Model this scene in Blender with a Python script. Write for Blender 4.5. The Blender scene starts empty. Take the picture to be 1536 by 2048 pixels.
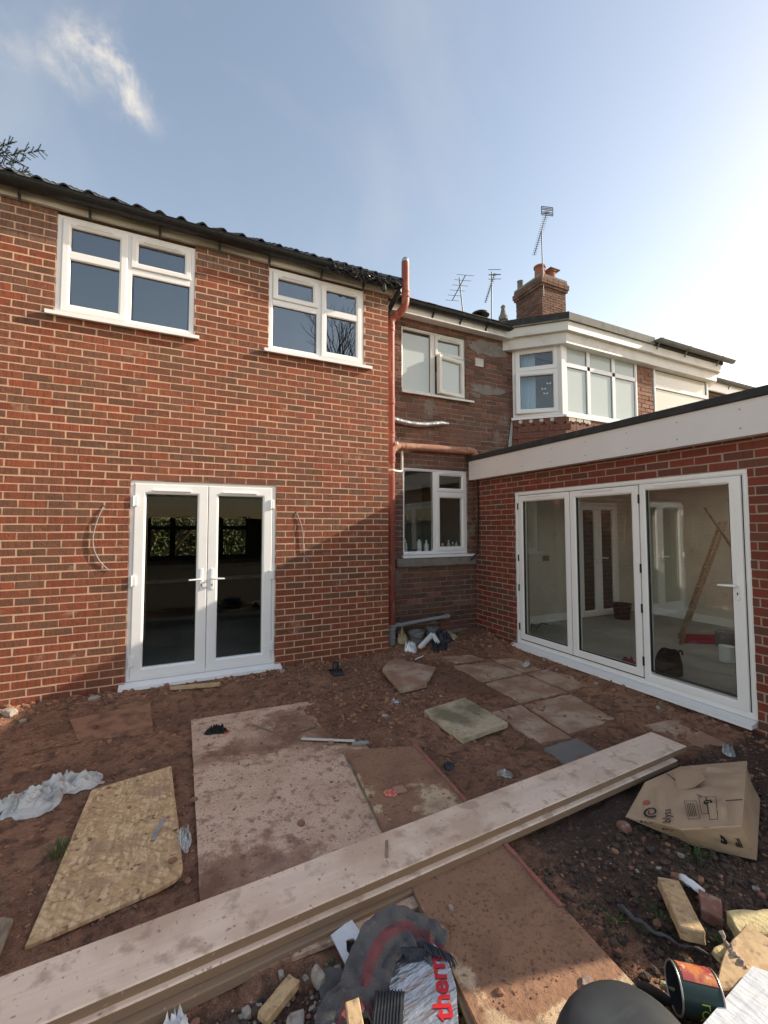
import bpy, bmesh, math, random
import numpy as np
from mathutils import Vector, Matrix, noise

PI = math.pi
rnd = random.Random(7)
sc = bpy.context.scene
C = sc.collection

# ------------------------------------------------------------------ camera
YAW, PITCH, ROLL = math.radians(25.935), math.radians(2.911), math.radians(-0.088)
FPX, CXP, CYP, EYE = 872.5, 768.0, 1011.43, 1.66
_f = Vector((math.sin(YAW)*math.cos(PITCH), math.cos(YAW)*math.cos(PITCH), math.sin(PITCH)))
_r = Vector((math.cos(YAW), -math.sin(YAW), 0)); _u = _r.cross(_f)
_R = _r*math.cos(ROLL) + _u*math.sin(ROLL); _U = -_r*math.sin(ROLL) + _u*math.cos(ROLL)
cam = bpy.data.objects.new('camera', bpy.data.cameras.new('camera')); C.objects.link(cam)
cam.matrix_world = Matrix(((_R.x, _U.x, -_f.x, 0), (_R.y, _U.y, -_f.y, 0), (_R.z, _U.z, -_f.z, EYE), (0, 0, 0, 1)))
cam.data.sensor_fit = 'HORIZONTAL'; cam.data.sensor_width = 36.0
cam.data.lens = FPX/1536*36; cam.data.shift_y = -(1024-CYP)/1536
cam.data.clip_start = 0.05; cam.data.clip_end = 3000
sc.camera = cam

# ------------------------------------------------------------------ light
SUN = Vector((1.0, -0.24, 0.515)).normalized()
SUN_EL = math.asin(SUN.z); SUN_ROT = math.atan2(SUN.x, SUN.y)
sun = bpy.data.objects.new('sun', bpy.data.lights.new('sun', 'SUN')); C.objects.link(sun)
sun.rotation_euler = (-SUN).to_track_quat('-Z', 'Y').to_euler()
sun.data.energy = 3.6; sun.data.angle = math.radians(0.6); sun.data.color = (1.0, 0.87, 0.68)
world = bpy.data.worlds.new('World'); sc.world = world; world.use_nodes = True
wn = world.node_tree; wn.nodes.clear()
wo = wn.nodes.new('ShaderNodeOutputWorld'); wb = wn.nodes.new('ShaderNodeBackground')
sky = wn.nodes.new('ShaderNodeTexSky'); sky.sky_type = 'NISHITA'; sky.sun_disc = False
sky.sun_elevation = SUN_EL; sky.sun_rotation = SUN_ROT
sky.air_density = 1.15; sky.dust_density = 0.7; sky.ozone_density = 1.0; sky.altitude = 50
wb.inputs['Strength'].default_value = 0.15
# wispy cirrus: stretched noise in sky directions, thickest round one wisp
def cloud_nodes():
    nt = wn
    tc = nt.nodes.new('ShaderNodeTexCoord')
    def math_(op, a, b=None, clamp=False):
        n = nt.nodes.new('ShaderNodeMath'); n.operation = op; n.use_clamp = clamp
        for i, v in enumerate((a, b)):
            if v is None: continue
            if isinstance(v, (int, float)): n.inputs[i].default_value = v
            else: nt.links.new(v, n.inputs[i])
        return n.outputs[0]
    def ray(px, py):
        d = _f + _R*((px-CXP)/FPX) - _U*((py-CYP)/FPX); return d.normalized()
    # axes of the wisp: from its upper end to its lower end
    out = None
    for (a, b, wid, dens, seed) in (((135, 70), (295, 225), 0.026, 1.2, 1.0), ((70, 75), (160, 190), 0.018, 0.45, 4.0), ((-40, 40), (60, 110), 0.02, 0.3, 7.0)):
        A, B = ray(*a), ray(*b); ax = (B-A); ln = ax.length; ax.normalize()
        mid = (A+B).normalized(); side = mid.cross(ax).normalized()
        nz = nt.nodes.new('ShaderNodeTexNoise'); nz.inputs['Scale'].default_value = 9; nz.inputs['Detail'].default_value = 6
        nz.inputs['Roughness'].default_value = 0.6; nz.inputs['Distortion'].default_value = 0.6
        mp = nt.nodes.new('ShaderNodeMapping'); mp.inputs['Location'].default_value = (seed, seed, 0)
        nt.links.new(tc.outputs['Generated'], mp.inputs['Vector']); nt.links.new(mp.outputs[0], nz.inputs['Vector'])
        def dot(v):
            d = nt.nodes.new('ShaderNodeVectorMath'); d.operation = 'DOT_PRODUCT'
            nt.links.new(tc.outputs['Generated'], d.inputs[0]); d.inputs[1].default_value = v; return d.outputs['Value']
        wob = math_('MULTIPLY', math_('SUBTRACT', nz.outputs['Fac'], 0.5), 0.16)
        t = math_('DIVIDE', math_('SUBTRACT', dot(ax), A.dot(ax)+ln*0.5), ln*0.62)
        s_ = math_('DIVIDE', math_('ADD', math_('SUBTRACT', dot(side), mid.dot(side)), wob), wid)
        r2 = math_('ADD', math_('POWER', math_('ABSOLUTE', t), 4.0), math_('POWER', math_('ABSOLUTE', s_), 2.0))
        g = math_('POWER', 2.718, math_('MULTIPLY', r2, -1.2))
        n2 = nt.nodes.new('ShaderNodeTexNoise'); n2.inputs['Scale'].default_value = 22; n2.inputs['Detail'].default_value = 8; n2.inputs['Roughness'].default_value = 0.62
        nt.links.new(mp.outputs[0], n2.inputs['Vector'])
        k = math_('MULTIPLY', math_('MULTIPLY', g, math_('MULTIPLY', math_('SUBTRACT', n2.outputs['Fac'], 0.34, True), 3.4)), dens, True)
        k = math_('MULTIPLY', k, math_('GREATER_THAN', dot(mid), 0.0))
        out = k if out is None else math_('ADD', out, k, True)
    # thin high veil everywhere
    nv = nt.nodes.new('ShaderNodeTexNoise'); nv.inputs['Scale'].default_value = 2.2; nv.inputs['Detail'].default_value = 7; nv.inputs['Distortion'].default_value = 1.0
    nt.links.new(tc.outputs['Generated'], nv.inputs['Vector'])
    veil = math_('MULTIPLY', math_('SUBTRACT', nv.outputs['Fac'], 0.52, True), 0.9)
    return math_('ADD', out, veil, True)
cl = cloud_nodes()
mixc = wn.nodes.new('ShaderNodeMix'); mixc.data_type = 'RGBA'
wn.links.new(cl, mixc.inputs['Factor']); wn.links.new(sky.outputs[0], mixc.inputs['A'])
mixc.inputs['B'].default_value = (2.5, 2.9, 3.3, 1)
tint = wn.nodes.new('ShaderNodeMix'); tint.data_type = 'RGBA'; tint.blend_type = 'MULTIPLY'; tint.inputs['Factor'].default_value = 1
tint.inputs['B'].default_value = (1.19, 0.97, 0.80, 1)   # hazy, slightly warm spring air
wn.links.new(mixc.outputs['Result'], tint.inputs['A']); wn.links.new(tint.outputs['Result'], wb.inputs['Color']); wn.links.new(wb.outputs[0], wo.inputs['Surface'])
sc.view_settings.view_transform = 'Standard'; sc.view_settings.look = 'None'; sc.view_settings.gamma = 1
sc.view_settings.exposure = 0.95
sc.cycles.max_bounces = 8; sc.cycles.transparent_max_bounces = 12; sc.cycles.diffuse_bounces = 4

# ------------------------------------------------------------------ materials
MATS = {}
def S(r, g, b):
    return tuple(((c/255)/12.92 if c/255 <= .04045 else ((c/255+.055)/1.055)**2.4) for c in (r, g, b))
def _ramp(nt, fac, lo, hi, mx=1.0):
    m = nt.nodes.new('ShaderNodeMapRange'); m.clamp = True
    m.inputs['From Min'].default_value = lo; m.inputs['From Max'].default_value = hi; m.inputs['To Max'].default_value = mx
    nt.links.new(fac, m.inputs['Value']); return m.outputs[0]
def _noise(nt, vec, s, d=4, rough=.55, dist=0.0):
    n = nt.nodes.new('ShaderNodeTexNoise'); n.inputs['Scale'].default_value = 1.0 if isinstance(s, tuple) else s
    n.inputs['Detail'].default_value = min(d, 4); n.inputs['Roughness'].default_value = rough; n.inputs['Distortion'].default_value = dist
    if isinstance(s, tuple):
        mp = nt.nodes.new('ShaderNodeMapping'); mp.inputs['Scale'].default_value = s; nt.links.new(vec, mp.inputs['Vector']); vec = mp.outputs[0]
    nt.links.new(vec, n.inputs['Vector']); return n.outputs['Fac']
def _mix(nt, fac, a, b, blend='MIX'):
    m = nt.nodes.new('ShaderNodeMix'); m.data_type = 'RGBA'; m.blend_type = blend
    for k, v in (('Factor', fac), ('A', a), ('B', b)):
        if isinstance(v, (int, float)): m.inputs[k].default_value = v
        elif isinstance(v, tuple): m.inputs[k].default_value = (*v[:3], 1)
        else: nt.links.new(v, m.inputs[k])
    return m.outputs['Result']
def pmat(name, col, rough=.6, layers=(), bumps=(), metal=0.0, spec=.4, src=None, rvar=0.0, attr=None):
    """layers: (scale, detail, colour, lo, hi, max); bumps: (scale, detail, strength, distance); src: 'obj' or 'attr' base colour"""
    m = bpy.data.materials.new(name); m.use_nodes = True; MATS[name] = m
    nt = m.node_tree; b = nt.nodes['Principled BSDF']
    pos = nt.nodes.new('ShaderNodeNewGeometry').outputs['Position']
    c = col
    if src == 'obj': c = nt.nodes.new('ShaderNodeObjectInfo').outputs['Color']
    elif src == 'attr':
        a = nt.nodes.new('ShaderNodeAttribute'); a.attribute_name = 'col'; c = a.outputs['Color']
    for (s, d, c2, lo, hi, mx) in layers:
        if isinstance(s, str):
            a = nt.nodes.new('ShaderNodeAttribute'); a.attribute_name = s; v = a.outputs['Fac']
            if d:                                                       # ragged edge: attribute nudged by noise of scale d
                n1 = nt.nodes.new('ShaderNodeMath'); n1.operation = 'MULTIPLY_ADD'; nt.links.new(_noise(nt, pos, d, 6, .65), n1.inputs[0]); n1.inputs[1].default_value = 1.3
                n0 = nt.nodes.new('ShaderNodeMath'); n0.operation = 'SUBTRACT'; nt.links.new(v, n0.inputs[0]); n0.inputs[1].default_value = .65; nt.links.new(n0.outputs[0], n1.inputs[2]); v = n1.outputs[0]
            fac = _ramp(nt, v, lo, hi, mx)
        else: fac = _ramp(nt, _noise(nt, pos, s, d), lo, hi, mx)
        c = _mix(nt, fac, c, c2)
    if isinstance(c, tuple): b.inputs['Base Color'].default_value = (*c[:3], 1)
    else: nt.links.new(c, b.inputs['Base Color'])
    b.inputs['Roughness'].default_value = rough; b.inputs['Metallic'].default_value = metal
    b.inputs['Specular IOR Level'].default_value = spec
    if rvar: nt.links.new(_ramp(nt, _noise(nt, pos, 12, 5), .3, .7, 1), nt.nodes.new('ShaderNodeMath').inputs[0])
    prev = None
    for (s, d, st, dist) in bumps:
        bp = nt.nodes.new('ShaderNodeBump'); bp.inputs['Strength'].default_value = st; bp.inputs['Distance'].default_value = dist
        nt.links.new(_noise(nt, pos, s, d, .6), bp.inputs['Height'])
        if prev: nt.links.new(prev, bp.inputs['Normal'])
        prev = bp.outputs[0]
    if prev: nt.links.new(prev, b.inputs['Normal'])
    return m
def osbmat():
    m = bpy.data.materials.new('osb'); m.use_nodes = True; MATS['osb'] = m; nt = m.node_tree; b = nt.nodes['Principled BSDF']
    pos = nt.nodes.new('ShaderNodeNewGeometry').outputs['Position']; c = (.66, .435, .235); h = None
    for k, (ang, sc_, lo, hi) in enumerate(((.3, (16, 60, 8), .25, .75), (1.5, (17, 66, 8), .35, .7), (2.4, (15, 58, 8), .45, .75))):
        mp = nt.nodes.new('ShaderNodeMapping'); mp.vector_type = 'TEXTURE'; mp.inputs['Rotation'].default_value = (0, 0, ang); mp.inputs['Scale'].default_value = tuple(1/s for s in sc_)
        nz = nt.nodes.new('ShaderNodeTexNoise'); nz.inputs['Scale'].default_value = 6; ad = nt.nodes.new('ShaderNodeVectorMath'); ad.operation = 'MULTIPLY_ADD'
        nt.links.new(pos, nz.inputs['Vector']); nt.links.new(nz.outputs['Color'], ad.inputs[0]); ad.inputs[1].default_value = (.06, .06, 0); nt.links.new(pos, ad.inputs[2])
        nt.links.new(ad.outputs[0], mp.inputs['Vector'])
        v = nt.nodes.new('ShaderNodeTexVoronoi'); v.inputs['Scale'].default_value = 1; nt.links.new(mp.outputs[0], v.inputs['Vector'])
        sp = nt.nodes.new('ShaderNodeSeparateColor'); nt.links.new(v.outputs['Color'], sp.inputs[0])
        c = _mix(nt, _ramp(nt, sp.outputs[k % 3], lo, hi, .75), c, ((.48, .29, .14), (.80, .57, .34), (.60, .38, .19))[k])
        c = _mix(nt, _ramp(nt, v.outputs['Distance'], .55, .9, .5), c, (.22, .13, .06)); h = sp.outputs[1] if h is None else h
    for (s, d, c2, lo, hi, mx) in ((5, 6, (.33, .19, .12), .54, .66, .6), (22, 5, (.16, .09, .065), .63, .70, .85), (90, 4, (.12, .07, .05), .66, .72, .8)):
        c = _mix(nt, _ramp(nt, _noise(nt, pos, s, d), lo, hi, mx), c, c2)
    nt.links.new(c, b.inputs['Base Color']); b.inputs['Roughness'].default_value = .75
    bp = nt.nodes.new('ShaderNodeBump'); bp.inputs['Strength'].default_value = .5; bp.inputs['Distance'].default_value = .003; nt.links.new(h, bp.inputs['Height']); nt.links.new(bp.outputs[0], b.inputs['Normal'])
def glassmat(name, tint, gain, ior=1.55, diffuse=None, dmix=0.0, grough=0.0):
    m = bpy.data.materials.new(name); m.use_nodes = True; MATS[name] = m
    nt = m.node_tree; nt.nodes.clear()
    o = nt.nodes.new('ShaderNodeOutputMaterial'); tr = nt.nodes.new('ShaderNodeBsdfTransparent'); tr.inputs[0].default_value = (*tint, 1)
    gl = nt.nodes.new('ShaderNodeBsdfGlossy'); gl.inputs['Roughness'].default_value = grough
    lw = nt.nodes.new('ShaderNodeLayerWeight'); lw.inputs['Blend'].default_value = .5       # facing = 1 - |cos|
    pw = nt.nodes.new('ShaderNodeMath'); pw.operation = 'POWER'; pw.inputs[1].default_value = 5; nt.links.new(lw.outputs['Facing'], pw.inputs[0])
    f0 = ((ior-1)/(ior+1))**2
    ma = nt.nodes.new('ShaderNodeMath'); ma.operation = 'MULTIPLY_ADD'; ma.inputs[1].default_value = 1-f0; ma.inputs[2].default_value = f0; nt.links.new(pw.outputs[0], ma.inputs[0])
    mu = nt.nodes.new('ShaderNodeMath'); mu.operation = 'MULTIPLY'; mu.use_clamp = True; mu.inputs[1].default_value = gain
    nt.links.new(ma.outputs[0], mu.inputs[0])
    base = tr.outputs[0]
    if diffuse:
        df = nt.nodes.new('ShaderNodeBsdfDiffuse'); df.inputs[0].default_value = (*diffuse, 1)
        mx = nt.nodes.new('ShaderNodeMixShader'); mx.inputs[0].default_value = dmix
        nt.links.new(base, mx.inputs[1]); nt.links.new(df.outputs[0], mx.inputs[2]); base = mx.outputs[0]
    ms = nt.nodes.new('ShaderNodeMixShader')
    nt.links.new(mu.outputs[0], ms.inputs[0]); nt.links.new(base, ms.inputs[1]); nt.links.new(gl.outputs[0], ms.inputs[2])
    nt.links.new(ms.outputs[0], o.inputs['Surface']); return m

BR = [((46, 46, 5), 4, (.105, .046, .027), .44, .66, .7), (26, 4, (.36, .085, .042), .54, .72, .5), (140, 3, (.36, .14, .08), .62, .76, .45), (1.3, 4, (.28, .12, .07), .56, .80, .35), (5, 4, (.44, .30, .22), .64, .74, .5), (2.6, 4, (.10, .05, .032), .60, .74, .45)]
BB = [(90, 3, .5, .004), (400, 2, .35, .002)]
for k in ('obj', 'attr'):
    pmat('brick_new_'+k, None, .82, BR, [(60, 4, .8, .006), (220, 3, .7, .003)], src=k)
    pmat('brick_old_'+k, None, .9, [(30, 4, (.06, .045, .038), .48, .72, .7), (120, 2, (.30, .2, .16), .62, .8, .35), (2.2, 5, (.23, .20, .17), .60, .70, .75)],
         [(70, 4, .9, .008), (300, 2, .4, .003)], src=k)
    pmat('brick_red_'+k, None, .8, [((38, 38, 6), 3, (.075, .04, .034), .5, .72, .5), (150, 2, (.24, .13, .10), .64, .8, .3)], BB, src=k)
pmat('mortar_new', (.63, .415, .28), .95, [(2.5, 4, (.46, .28, .18), .44, .72, .7), (30, 3, (.36, .24, .19), .6, .8, .5)], [(160, 3, .6, .004)])
pmat('mortar_old', (.30, .235, .19), .95, [(3, 4, (.14, .11, .095), .45, .7, .8), (25, 3, (.40, .33, .28), .6, .8, .4)], [(110, 4, 1, .008)])
pmat('mortar_red', (.36, .275, .215), .95, [(3, 4, (.24, .17, .13), .45, .75, .7)], [(160, 3, .6, .004)])
pmat('upvc', (.87, .865, .86), .28, [(3, 4, (.72, .71, .69), .5, .8, .4), (60, 3, (.5, .47, .43), .70, .85, .35)], [(40, 3, .02, .002)], spec=.5)
pmat('upvc_old', (.70, .69, .65), .45, [(4, 5, (.42, .38, .32), .5, .8, .55), (50, 3, (.30, .27, .22), .66, .82, .4)], [(60, 3, .1, .002)])
pmat('fascia_dirty', (.56, .53, .46), .5, [((1.5, 8, 14), 5, (.17, .15, .10), .38, .66, .9), (30, 4, (.2, .18, .14), .6, .8, .4)])
pmat('fascia_grey', (.74, .71, .70), .5, [(2, 4, (.66, .62, .61), .4, .7, .5)])
pmat('black_plastic', (.012, .012, .013), .38, [(12, 4, (.05, .047, .043), .5, .8, .5)], [(60, 3, .1, .002)])
pmat('felt', (.035, .035, .036), .85, [(8, 5, (.085, .08, .075), .5, .75, .6)], [(120, 3, .5, .004)])
pmat('felt_grey', (.20, .20, .185), .85, [(8, 5, (.10, .105, .08), .45, .7, .7)], [(120, 3, .5, .004)])
pmat('roof_tile', (.055, .055, .058), .62, [(6, 5, (.11, .105, .095), .45, .75, .7), (40, 4, (.16, .17, .11), .64, .78, .6)], [(140, 3, .5, .004)])
pmat('roof_tile_old', (.11, .085, .07), .85, [(8, 5, (.16, .15, .11), .45, .7, .8), (40, 4, (.26, .25, .18), .62, .78, .6)], [(90, 3, .7, .006)])
pmat('lead', (.28, .30, .30), .5, [(10, 5, (.5, .5, .48), .5, .7, .5)])
pmat('pipe_red', (.26, .062, .042), .5, [((14, 14, 5), 5, (.42, .20, .145), .52, .64, .85), (60, 4, (.11, .045, .035), .62, .75, .6)], [(70, 3, .15, .002)])
pmat('pipe_rust', (.32, .13, .085), .7, [((9, 30, 30), 5, (.36, .27, .18), .48, .62, .75), (40, 4, (.13, .07, .05), .55, .72, .8)], [(70, 3, .25, .003)])
pmat('pipe_grey', (.30, .31, .315), .5, [(20, 4, (.16, .15, .14), .5, .75, .7)])
pmat('pipe_white', (.68, .66, .60), .4, [(20, 4, (.36, .33, .27), .55, .75, .6)])
pmat('pipe_metal', (.5, .5, .5), .4, metal=.8)
pmat('foil', (.56, .56, .56), .30, [(6, 4, (.50, .49, .46), .5, .75, .5), (45, 4, (.30, .26, .21), .66, .8, .4)], [((8, 30, 12), 3, .6, .02), ((40, 12, 12), 2, .3, .006), (60, 2, .2, .004)], metal=.85)
pmat('foil_white', (.80, .82, .85), .35, [(9, 4, (.62, .60, .58), .55, .75, .5), (50, 4, (.35, .3, .25), .68, .8, .5)], [((34, 9, 20), 2, .45, .014), ((12, 40, 20), 2, .3, .008)], metal=.2)
pmat('red_print', (.55, .02, .025), .4)
pmat('ink', (.02, .02, .02), .7)
pmat('ink_red', (.45, .12, .09), .7)
pmat('lime_print', (.42, .50, .06), .5)
SOIL = (.44, .222, .130)
pmat('soil', SOIL, .95, [(1.1, 5, (.24, .118, .070), .42, .60, .82), (.55, 4, (.56, .33, .21), .52, .72, .7), (6, 6, (.23, .112, .068), .48, .60, .72), (14, 5, (.13, .065, .042), .52, .63, .72),
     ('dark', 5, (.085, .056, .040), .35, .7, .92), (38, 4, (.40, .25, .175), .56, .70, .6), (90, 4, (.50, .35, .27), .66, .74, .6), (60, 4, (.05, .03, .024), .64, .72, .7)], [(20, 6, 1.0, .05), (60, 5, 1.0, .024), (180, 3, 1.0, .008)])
pmat('clod', (.34, .17, .10), .95, [(9, 4, (.14, .07, .044), .42, .66, .85), (60, 3, (.30, .18, .13), .6, .75, .5)], [(160, 3, .7, .004)])
pmat('clod_dark', (.10, .066, .047), .95, [(20, 4, (.03, .021, .017), .45, .65, .8), (60, 3, (.15, .10, .07), .62, .75, .5)], [(160, 3, .7, .004)])
pmat('pebble', (.42, .34, .28), .85, [(25, 3, (.22, .15, .12), .45, .62, .9)], [(160, 3, .5, .003)])
pmat('rubble_red', (.26, .12, .085), .9, [(30, 4, (.36, .27, .22), .52, .68, .8)], [(90, 4, .8, .005)])
pmat('rubble_grey', (.38, .33, .28), .9, [(30, 4, (.22, .15, .115), .5, .65, .8)], [(90, 4, .8, .005)])
MUD = (.25, .13, .088)
pmat('chipboard', (.70, .49, .355), .85, [(160, 3, (.46, .31, .21), .45, .65, .8), ('mud', 7, (.32, .18, .115), .36, .54, .92), ('mud', 22, (.20, .10, .062), .55, .75, .9), (4, 6, (.50, .32, .22), .44, .64, .7), (14, 6, (.27, .165, .12), .56, .66, .75), (60, 4, (.15, .085, .06), .60, .68, .8)],
     [(200, 3, .3, .003), (9, 6, .35, .012)])
pmat('chipboard_muddy', (.64, .47, .30), .9, [(220, 3, (.28, .21, .15), .45, .65, .6), ('mud', 9, (.31, .165, .098), .36, .52, .97), (5, 5, (.18, .092, .056), .5, .68, .6), (50, 4, (.10, .052, .038), .56, .7, .7), (120, 3, (.34, .22, .165), .66, .76, .5)],
     [(200, 3, .4, .004), (26, 6, .6, .015)])
osbmat()
pmat('plank', (.84, .645, .50), .8, [((2.5, 90, 40), 4, (.72, .55, .42), .46, .66, .5), ((1.2, 16, 20), 4, (.70, .53, .41), .48, .68, .6), (2.4, 6, (.58, .40, .285), .44, .62, .85), (9, 6, (.44, .30, .215), .55, .66, .75), (48, 5, (.24, .15, .105), .64, .70, .75)],
     [((2.5, 110, 40), 3, .5, .003), (60, 5, .25, .004)])
pmat('plank_edge', (.27, .175, .108), .85, [((2, 40, 60), 4, (.24, .17, .12), .45, .65, .7), (50, 4, (.48, .38, .29), .64, .72, .6)], [((3, 90, 90), 3, .4, .003)])
pmat('wood', (.56, .39, .215), .75, [((40, 40, 5), 4, (.40, .26, .13), .45, .62, .75), (6, 5, (.34, .23, .14), .5, .68, .7), (30, 5, (.20, .13, .085), .58, .69, .8)], [((60, 60, 8), 3, .4, .003)])
pmat('wood_old', (.30, .23, .16), .85, [((40, 10, 5), 4, (.18, .13, .09), .45, .62, .8)], [((60, 60, 8), 3, .4, .003)])
pmat('red_wood', (.36, .12, .09), .85, [(30, 5, (.22, .13, .10), .46, .62, .85), (70, 4, (.5, .36, .30), .62, .72, .6)], [(90, 4, .5, .004)])
pmat('concrete_pale', (.46, .385, .31), .9, [(4, 6, (.34, .225, .165), .48, .62, .8), (120, 3, (.30, .24, .19), .5, .7, .6)], [(180, 3, .5, .004), (22, 5, .4, .01)])
pmat('concrete', (.54, .39, .28), .9, [(2.6, 6, (.35, .19, .115), .42, .56, .9), (12, 5, (.30, .18, .12), .54, .66, .8), (120, 3, (.20, .16, .13), .5, .7, .6), (30, 5, (.44, .38, .31), .6, .72, .5)], [(180, 3, .5, .004), (22, 5, .4, .01)])
pmat('concrete_moss', (.56, .46, .31), .9, [(3.0, 5, (.17, .14, .075), .48, .62, .85), (9, 5, (.34, .23, .14), .55, .7, .6), (26, 5, (.13, .10, .07), .6, .72, .7), (120, 3, (.22, .18, .14), .5, .7, .5)], [(180, 3, .5, .004)])
pmat('concrete_grey', (.26, .245, .22), .9, [(200, 2, (.14, .13, .115), .45, .6, .8), (4, 5, MUD, .55, .68, .8)], [(200, 3, .9, .006)])
pmat('cardboard', (.50, .34, .215), .85, [(5, 5, (.37, .26, .175), .5, .72, .6), (40, 4, (.22, .15, .10), .66, .76, .5)], [(7, 3, .12, .02), (200, 2, .1, .001)])
pmat('cardboard_in', (.30, .21, .14), .9, [(8, 5, (.2, .14, .09), .5, .72, .6)])
pmat('film', (.78, .77, .74), .35, [(12, 4, (.36, .30, .25), .48, .68, .7)], [(40, 3, .4, .01)], spec=.5)
pmat('rubber', (.034, .038, .042), .45, [((3, 30, 8), 4, (.09, .095, .10), .55, .72, .5), (7, 5, (.06, .065, .07), .45, .75, .8), (60, 4, (.14, .13, .12), .66, .76, .4)], [(50, 3, .06, .003)])
pmat('fabric_black', (.012, .011, .012), .9, [(40, 4, (.04, .035, .032), .5, .7, .6)], [(60, 4, .5, .008)])
pmat('carpet_grey', (.12, .11, .105), .95, [(14, 5, (.06, .055, .06), .45, .7, .8), (60, 4, (.20, .18, .165), .62, .72, .6)], [(150, 3, .6, .004)])
pmat('carpet_red', (.21, .07, .07), .95, [(14, 5, (.10, .05, .05), .45, .7, .8)], [(150, 3, .6, .004)])
pmat('pink', (.62, .10, .16), .4, [(60, 3, (.70, .42, .10), .5, .6, .9)])
pmat('tan_card', (.40, .22, .14), .7)
pmat('bucket_grey', (.17, .175, .165), .6, [(12, 5, (.33, .31, .27), .52, .68, .7)])
pmat('blue_bag', (.035, .04, .055), .5, [(14, 4, (.08, .07, .07), .5, .7, .6)], [(30, 3, .6, .02)])
pmat('foam_yellow', (.60, .50, .27), .95, [(9, 4, (.40, .29, .17), .48, .68, .7), (40, 4, (.36, .26, .13), .5, .7, .6)], [(60, 4, .9, .01)])
pmat('tin_green', (.018, .04, .036), .4, [(10, 4, (.04, .06, .055), .5, .7, .5)])
pmat('tin_red', (.33, .05, .05), .45, [(18, 5, (.55, .20, .06), .48, .6, .9), (30, 4, (.66, .55, .42), .62, .7, .8)])
pmat('tin_metal', (.5, .5, .48), .35, [(20, 4, (.25, .22, .19), .5, .7, .6)], metal=.8)
pmat('plaster_cream', (.62, .585, .51), .85, [(2, 5, (.50, .47, .41), .42, .68, .8), (14, 4, (.34, .30, .25), .6, .75, .5)])
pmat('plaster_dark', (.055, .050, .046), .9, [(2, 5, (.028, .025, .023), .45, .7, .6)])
pmat('plaster_white', (.55, .55, .53), .85)
pmat('screed', (.30, .29, .265), .7, [(2, 5, (.22, .21, .19), .45, .7, .7), (30, 4, (.40, .38, .35), .62, .72, .5)])
pmat('render_patch', (.24, .215, .19), .95, [(10, 5, (.15, .13, .115), .45, .7, .8)], [(60, 5, .9, .01)])
pmat('hedge_leaf', (.055, .065, .018), .7, [(5, 3, (.10, .105, .025), .45, .65, .8), (30, 3, (.04, .055, .015), .5, .7, .7)])
pmat('needle', (.035, .052, .038), .7, [(9, 3, (.06, .08, .055), .45, .65, .7)])
pmat('bark', (.06, .045, .035), .9)
pmat('leaf_green', (.06, .11, .03), .7)
pmat('bounce_ground', (.25, .205, .155), .95, [(.7, 5, (.17, .15, .08), .45, .65, .7)])  # unseen ground, kept pale tan to bounce sunlight into the shaded yard
pmat('curtain', (.50, .62, .80), .8)
pmat('blind', (.72, .76, .73), .8, [(5, 4, (.62, .68, .66), .45, .7, .5)])
pmat('painted_sky_cream', (.80, .78, .68), .8)
pmat('white_gloss', (.8, .8, .8), .3)
pmat('bottle_green', (.10, .30, .22), .35)
pmat('bottle_blue', (.04, .07, .25), .35)
pmat('bottle_pale', (.5, .52, .45), .4)
pmat('tile_hung', (.20, .085, .06), .8, [(14, 4, (.12, .055, .042), .45, .7, .7), (30, 4, (.34, .28, .24), .64, .74, .5)], [(90, 3, .3, .004)])
pmat('lime_flash', (.62, .56, .48), .9, [(40, 4, (.4, .3, .2), .5, .65, .8)])
pmat('terracotta', (.32, .12, .075), .8, [(12, 4, (.18, .08, .06), .5, .7, .7)])
pmat('aerial', (.10, .10, .105), .5, metal=.3)
pmat('pink_cloth', (.30, .03, .05), .9)
pmat('rubble_bag', (.02, .02, .02), .6, bumps=[(20, 4, .6, .02)])
pmat('mesh_brick', (.25, .1, .07), .9)
glassmat('glass', (.94, .965, .955), 1.9, 1.5)
glassmat('glass_up', (.70, .75, .78), 5.5, 1.5)
glassmat('glass_dark', (.90, .92, .91), .5, 1.45)
glassmat('glass_frost', (.8, .85, .85), 1.2, 1.5, (.60, .68, .67), .86, .08)
glassmat('glass_painted_sky', (.85, .85, .8), 1.6, 1.5, (.78, .77, .68), .9, .05)  # bright sky reflection painted as a cream diffuse colour

def filmmat():
    m = bpy.data.materials['film']; nt = m.node_tree; b = nt.nodes['Principled BSDF']; o = nt.nodes['Material Output']
    t = nt.nodes.new('ShaderNodeBsdfTransparent'); t.inputs[0].default_value = (.93, .92, .9, 1); s = nt.nodes.new('ShaderNodeMixShader'); s.inputs[0].default_value = .62
    nt.links.new(t.outputs[0], s.inputs[1]); nt.links.new(b.outputs[0], s.inputs[2]); nt.links.new(s.outputs[0], o.inputs['Surface'])
filmmat()
def opal():
    m = bpy.data.materials.new('opal'); m.use_nodes = True; MATS['opal'] = m; nt = m.node_tree; nt.nodes.clear()
    o = nt.nodes.new('ShaderNodeOutputMaterial'); t = nt.nodes.new('ShaderNodeBsdfTranslucent'); t.inputs[0].default_value = (.85, .85, .83, 1); nt.links.new(t.outputs[0], o.inputs['Surface'])
opal()

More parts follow.
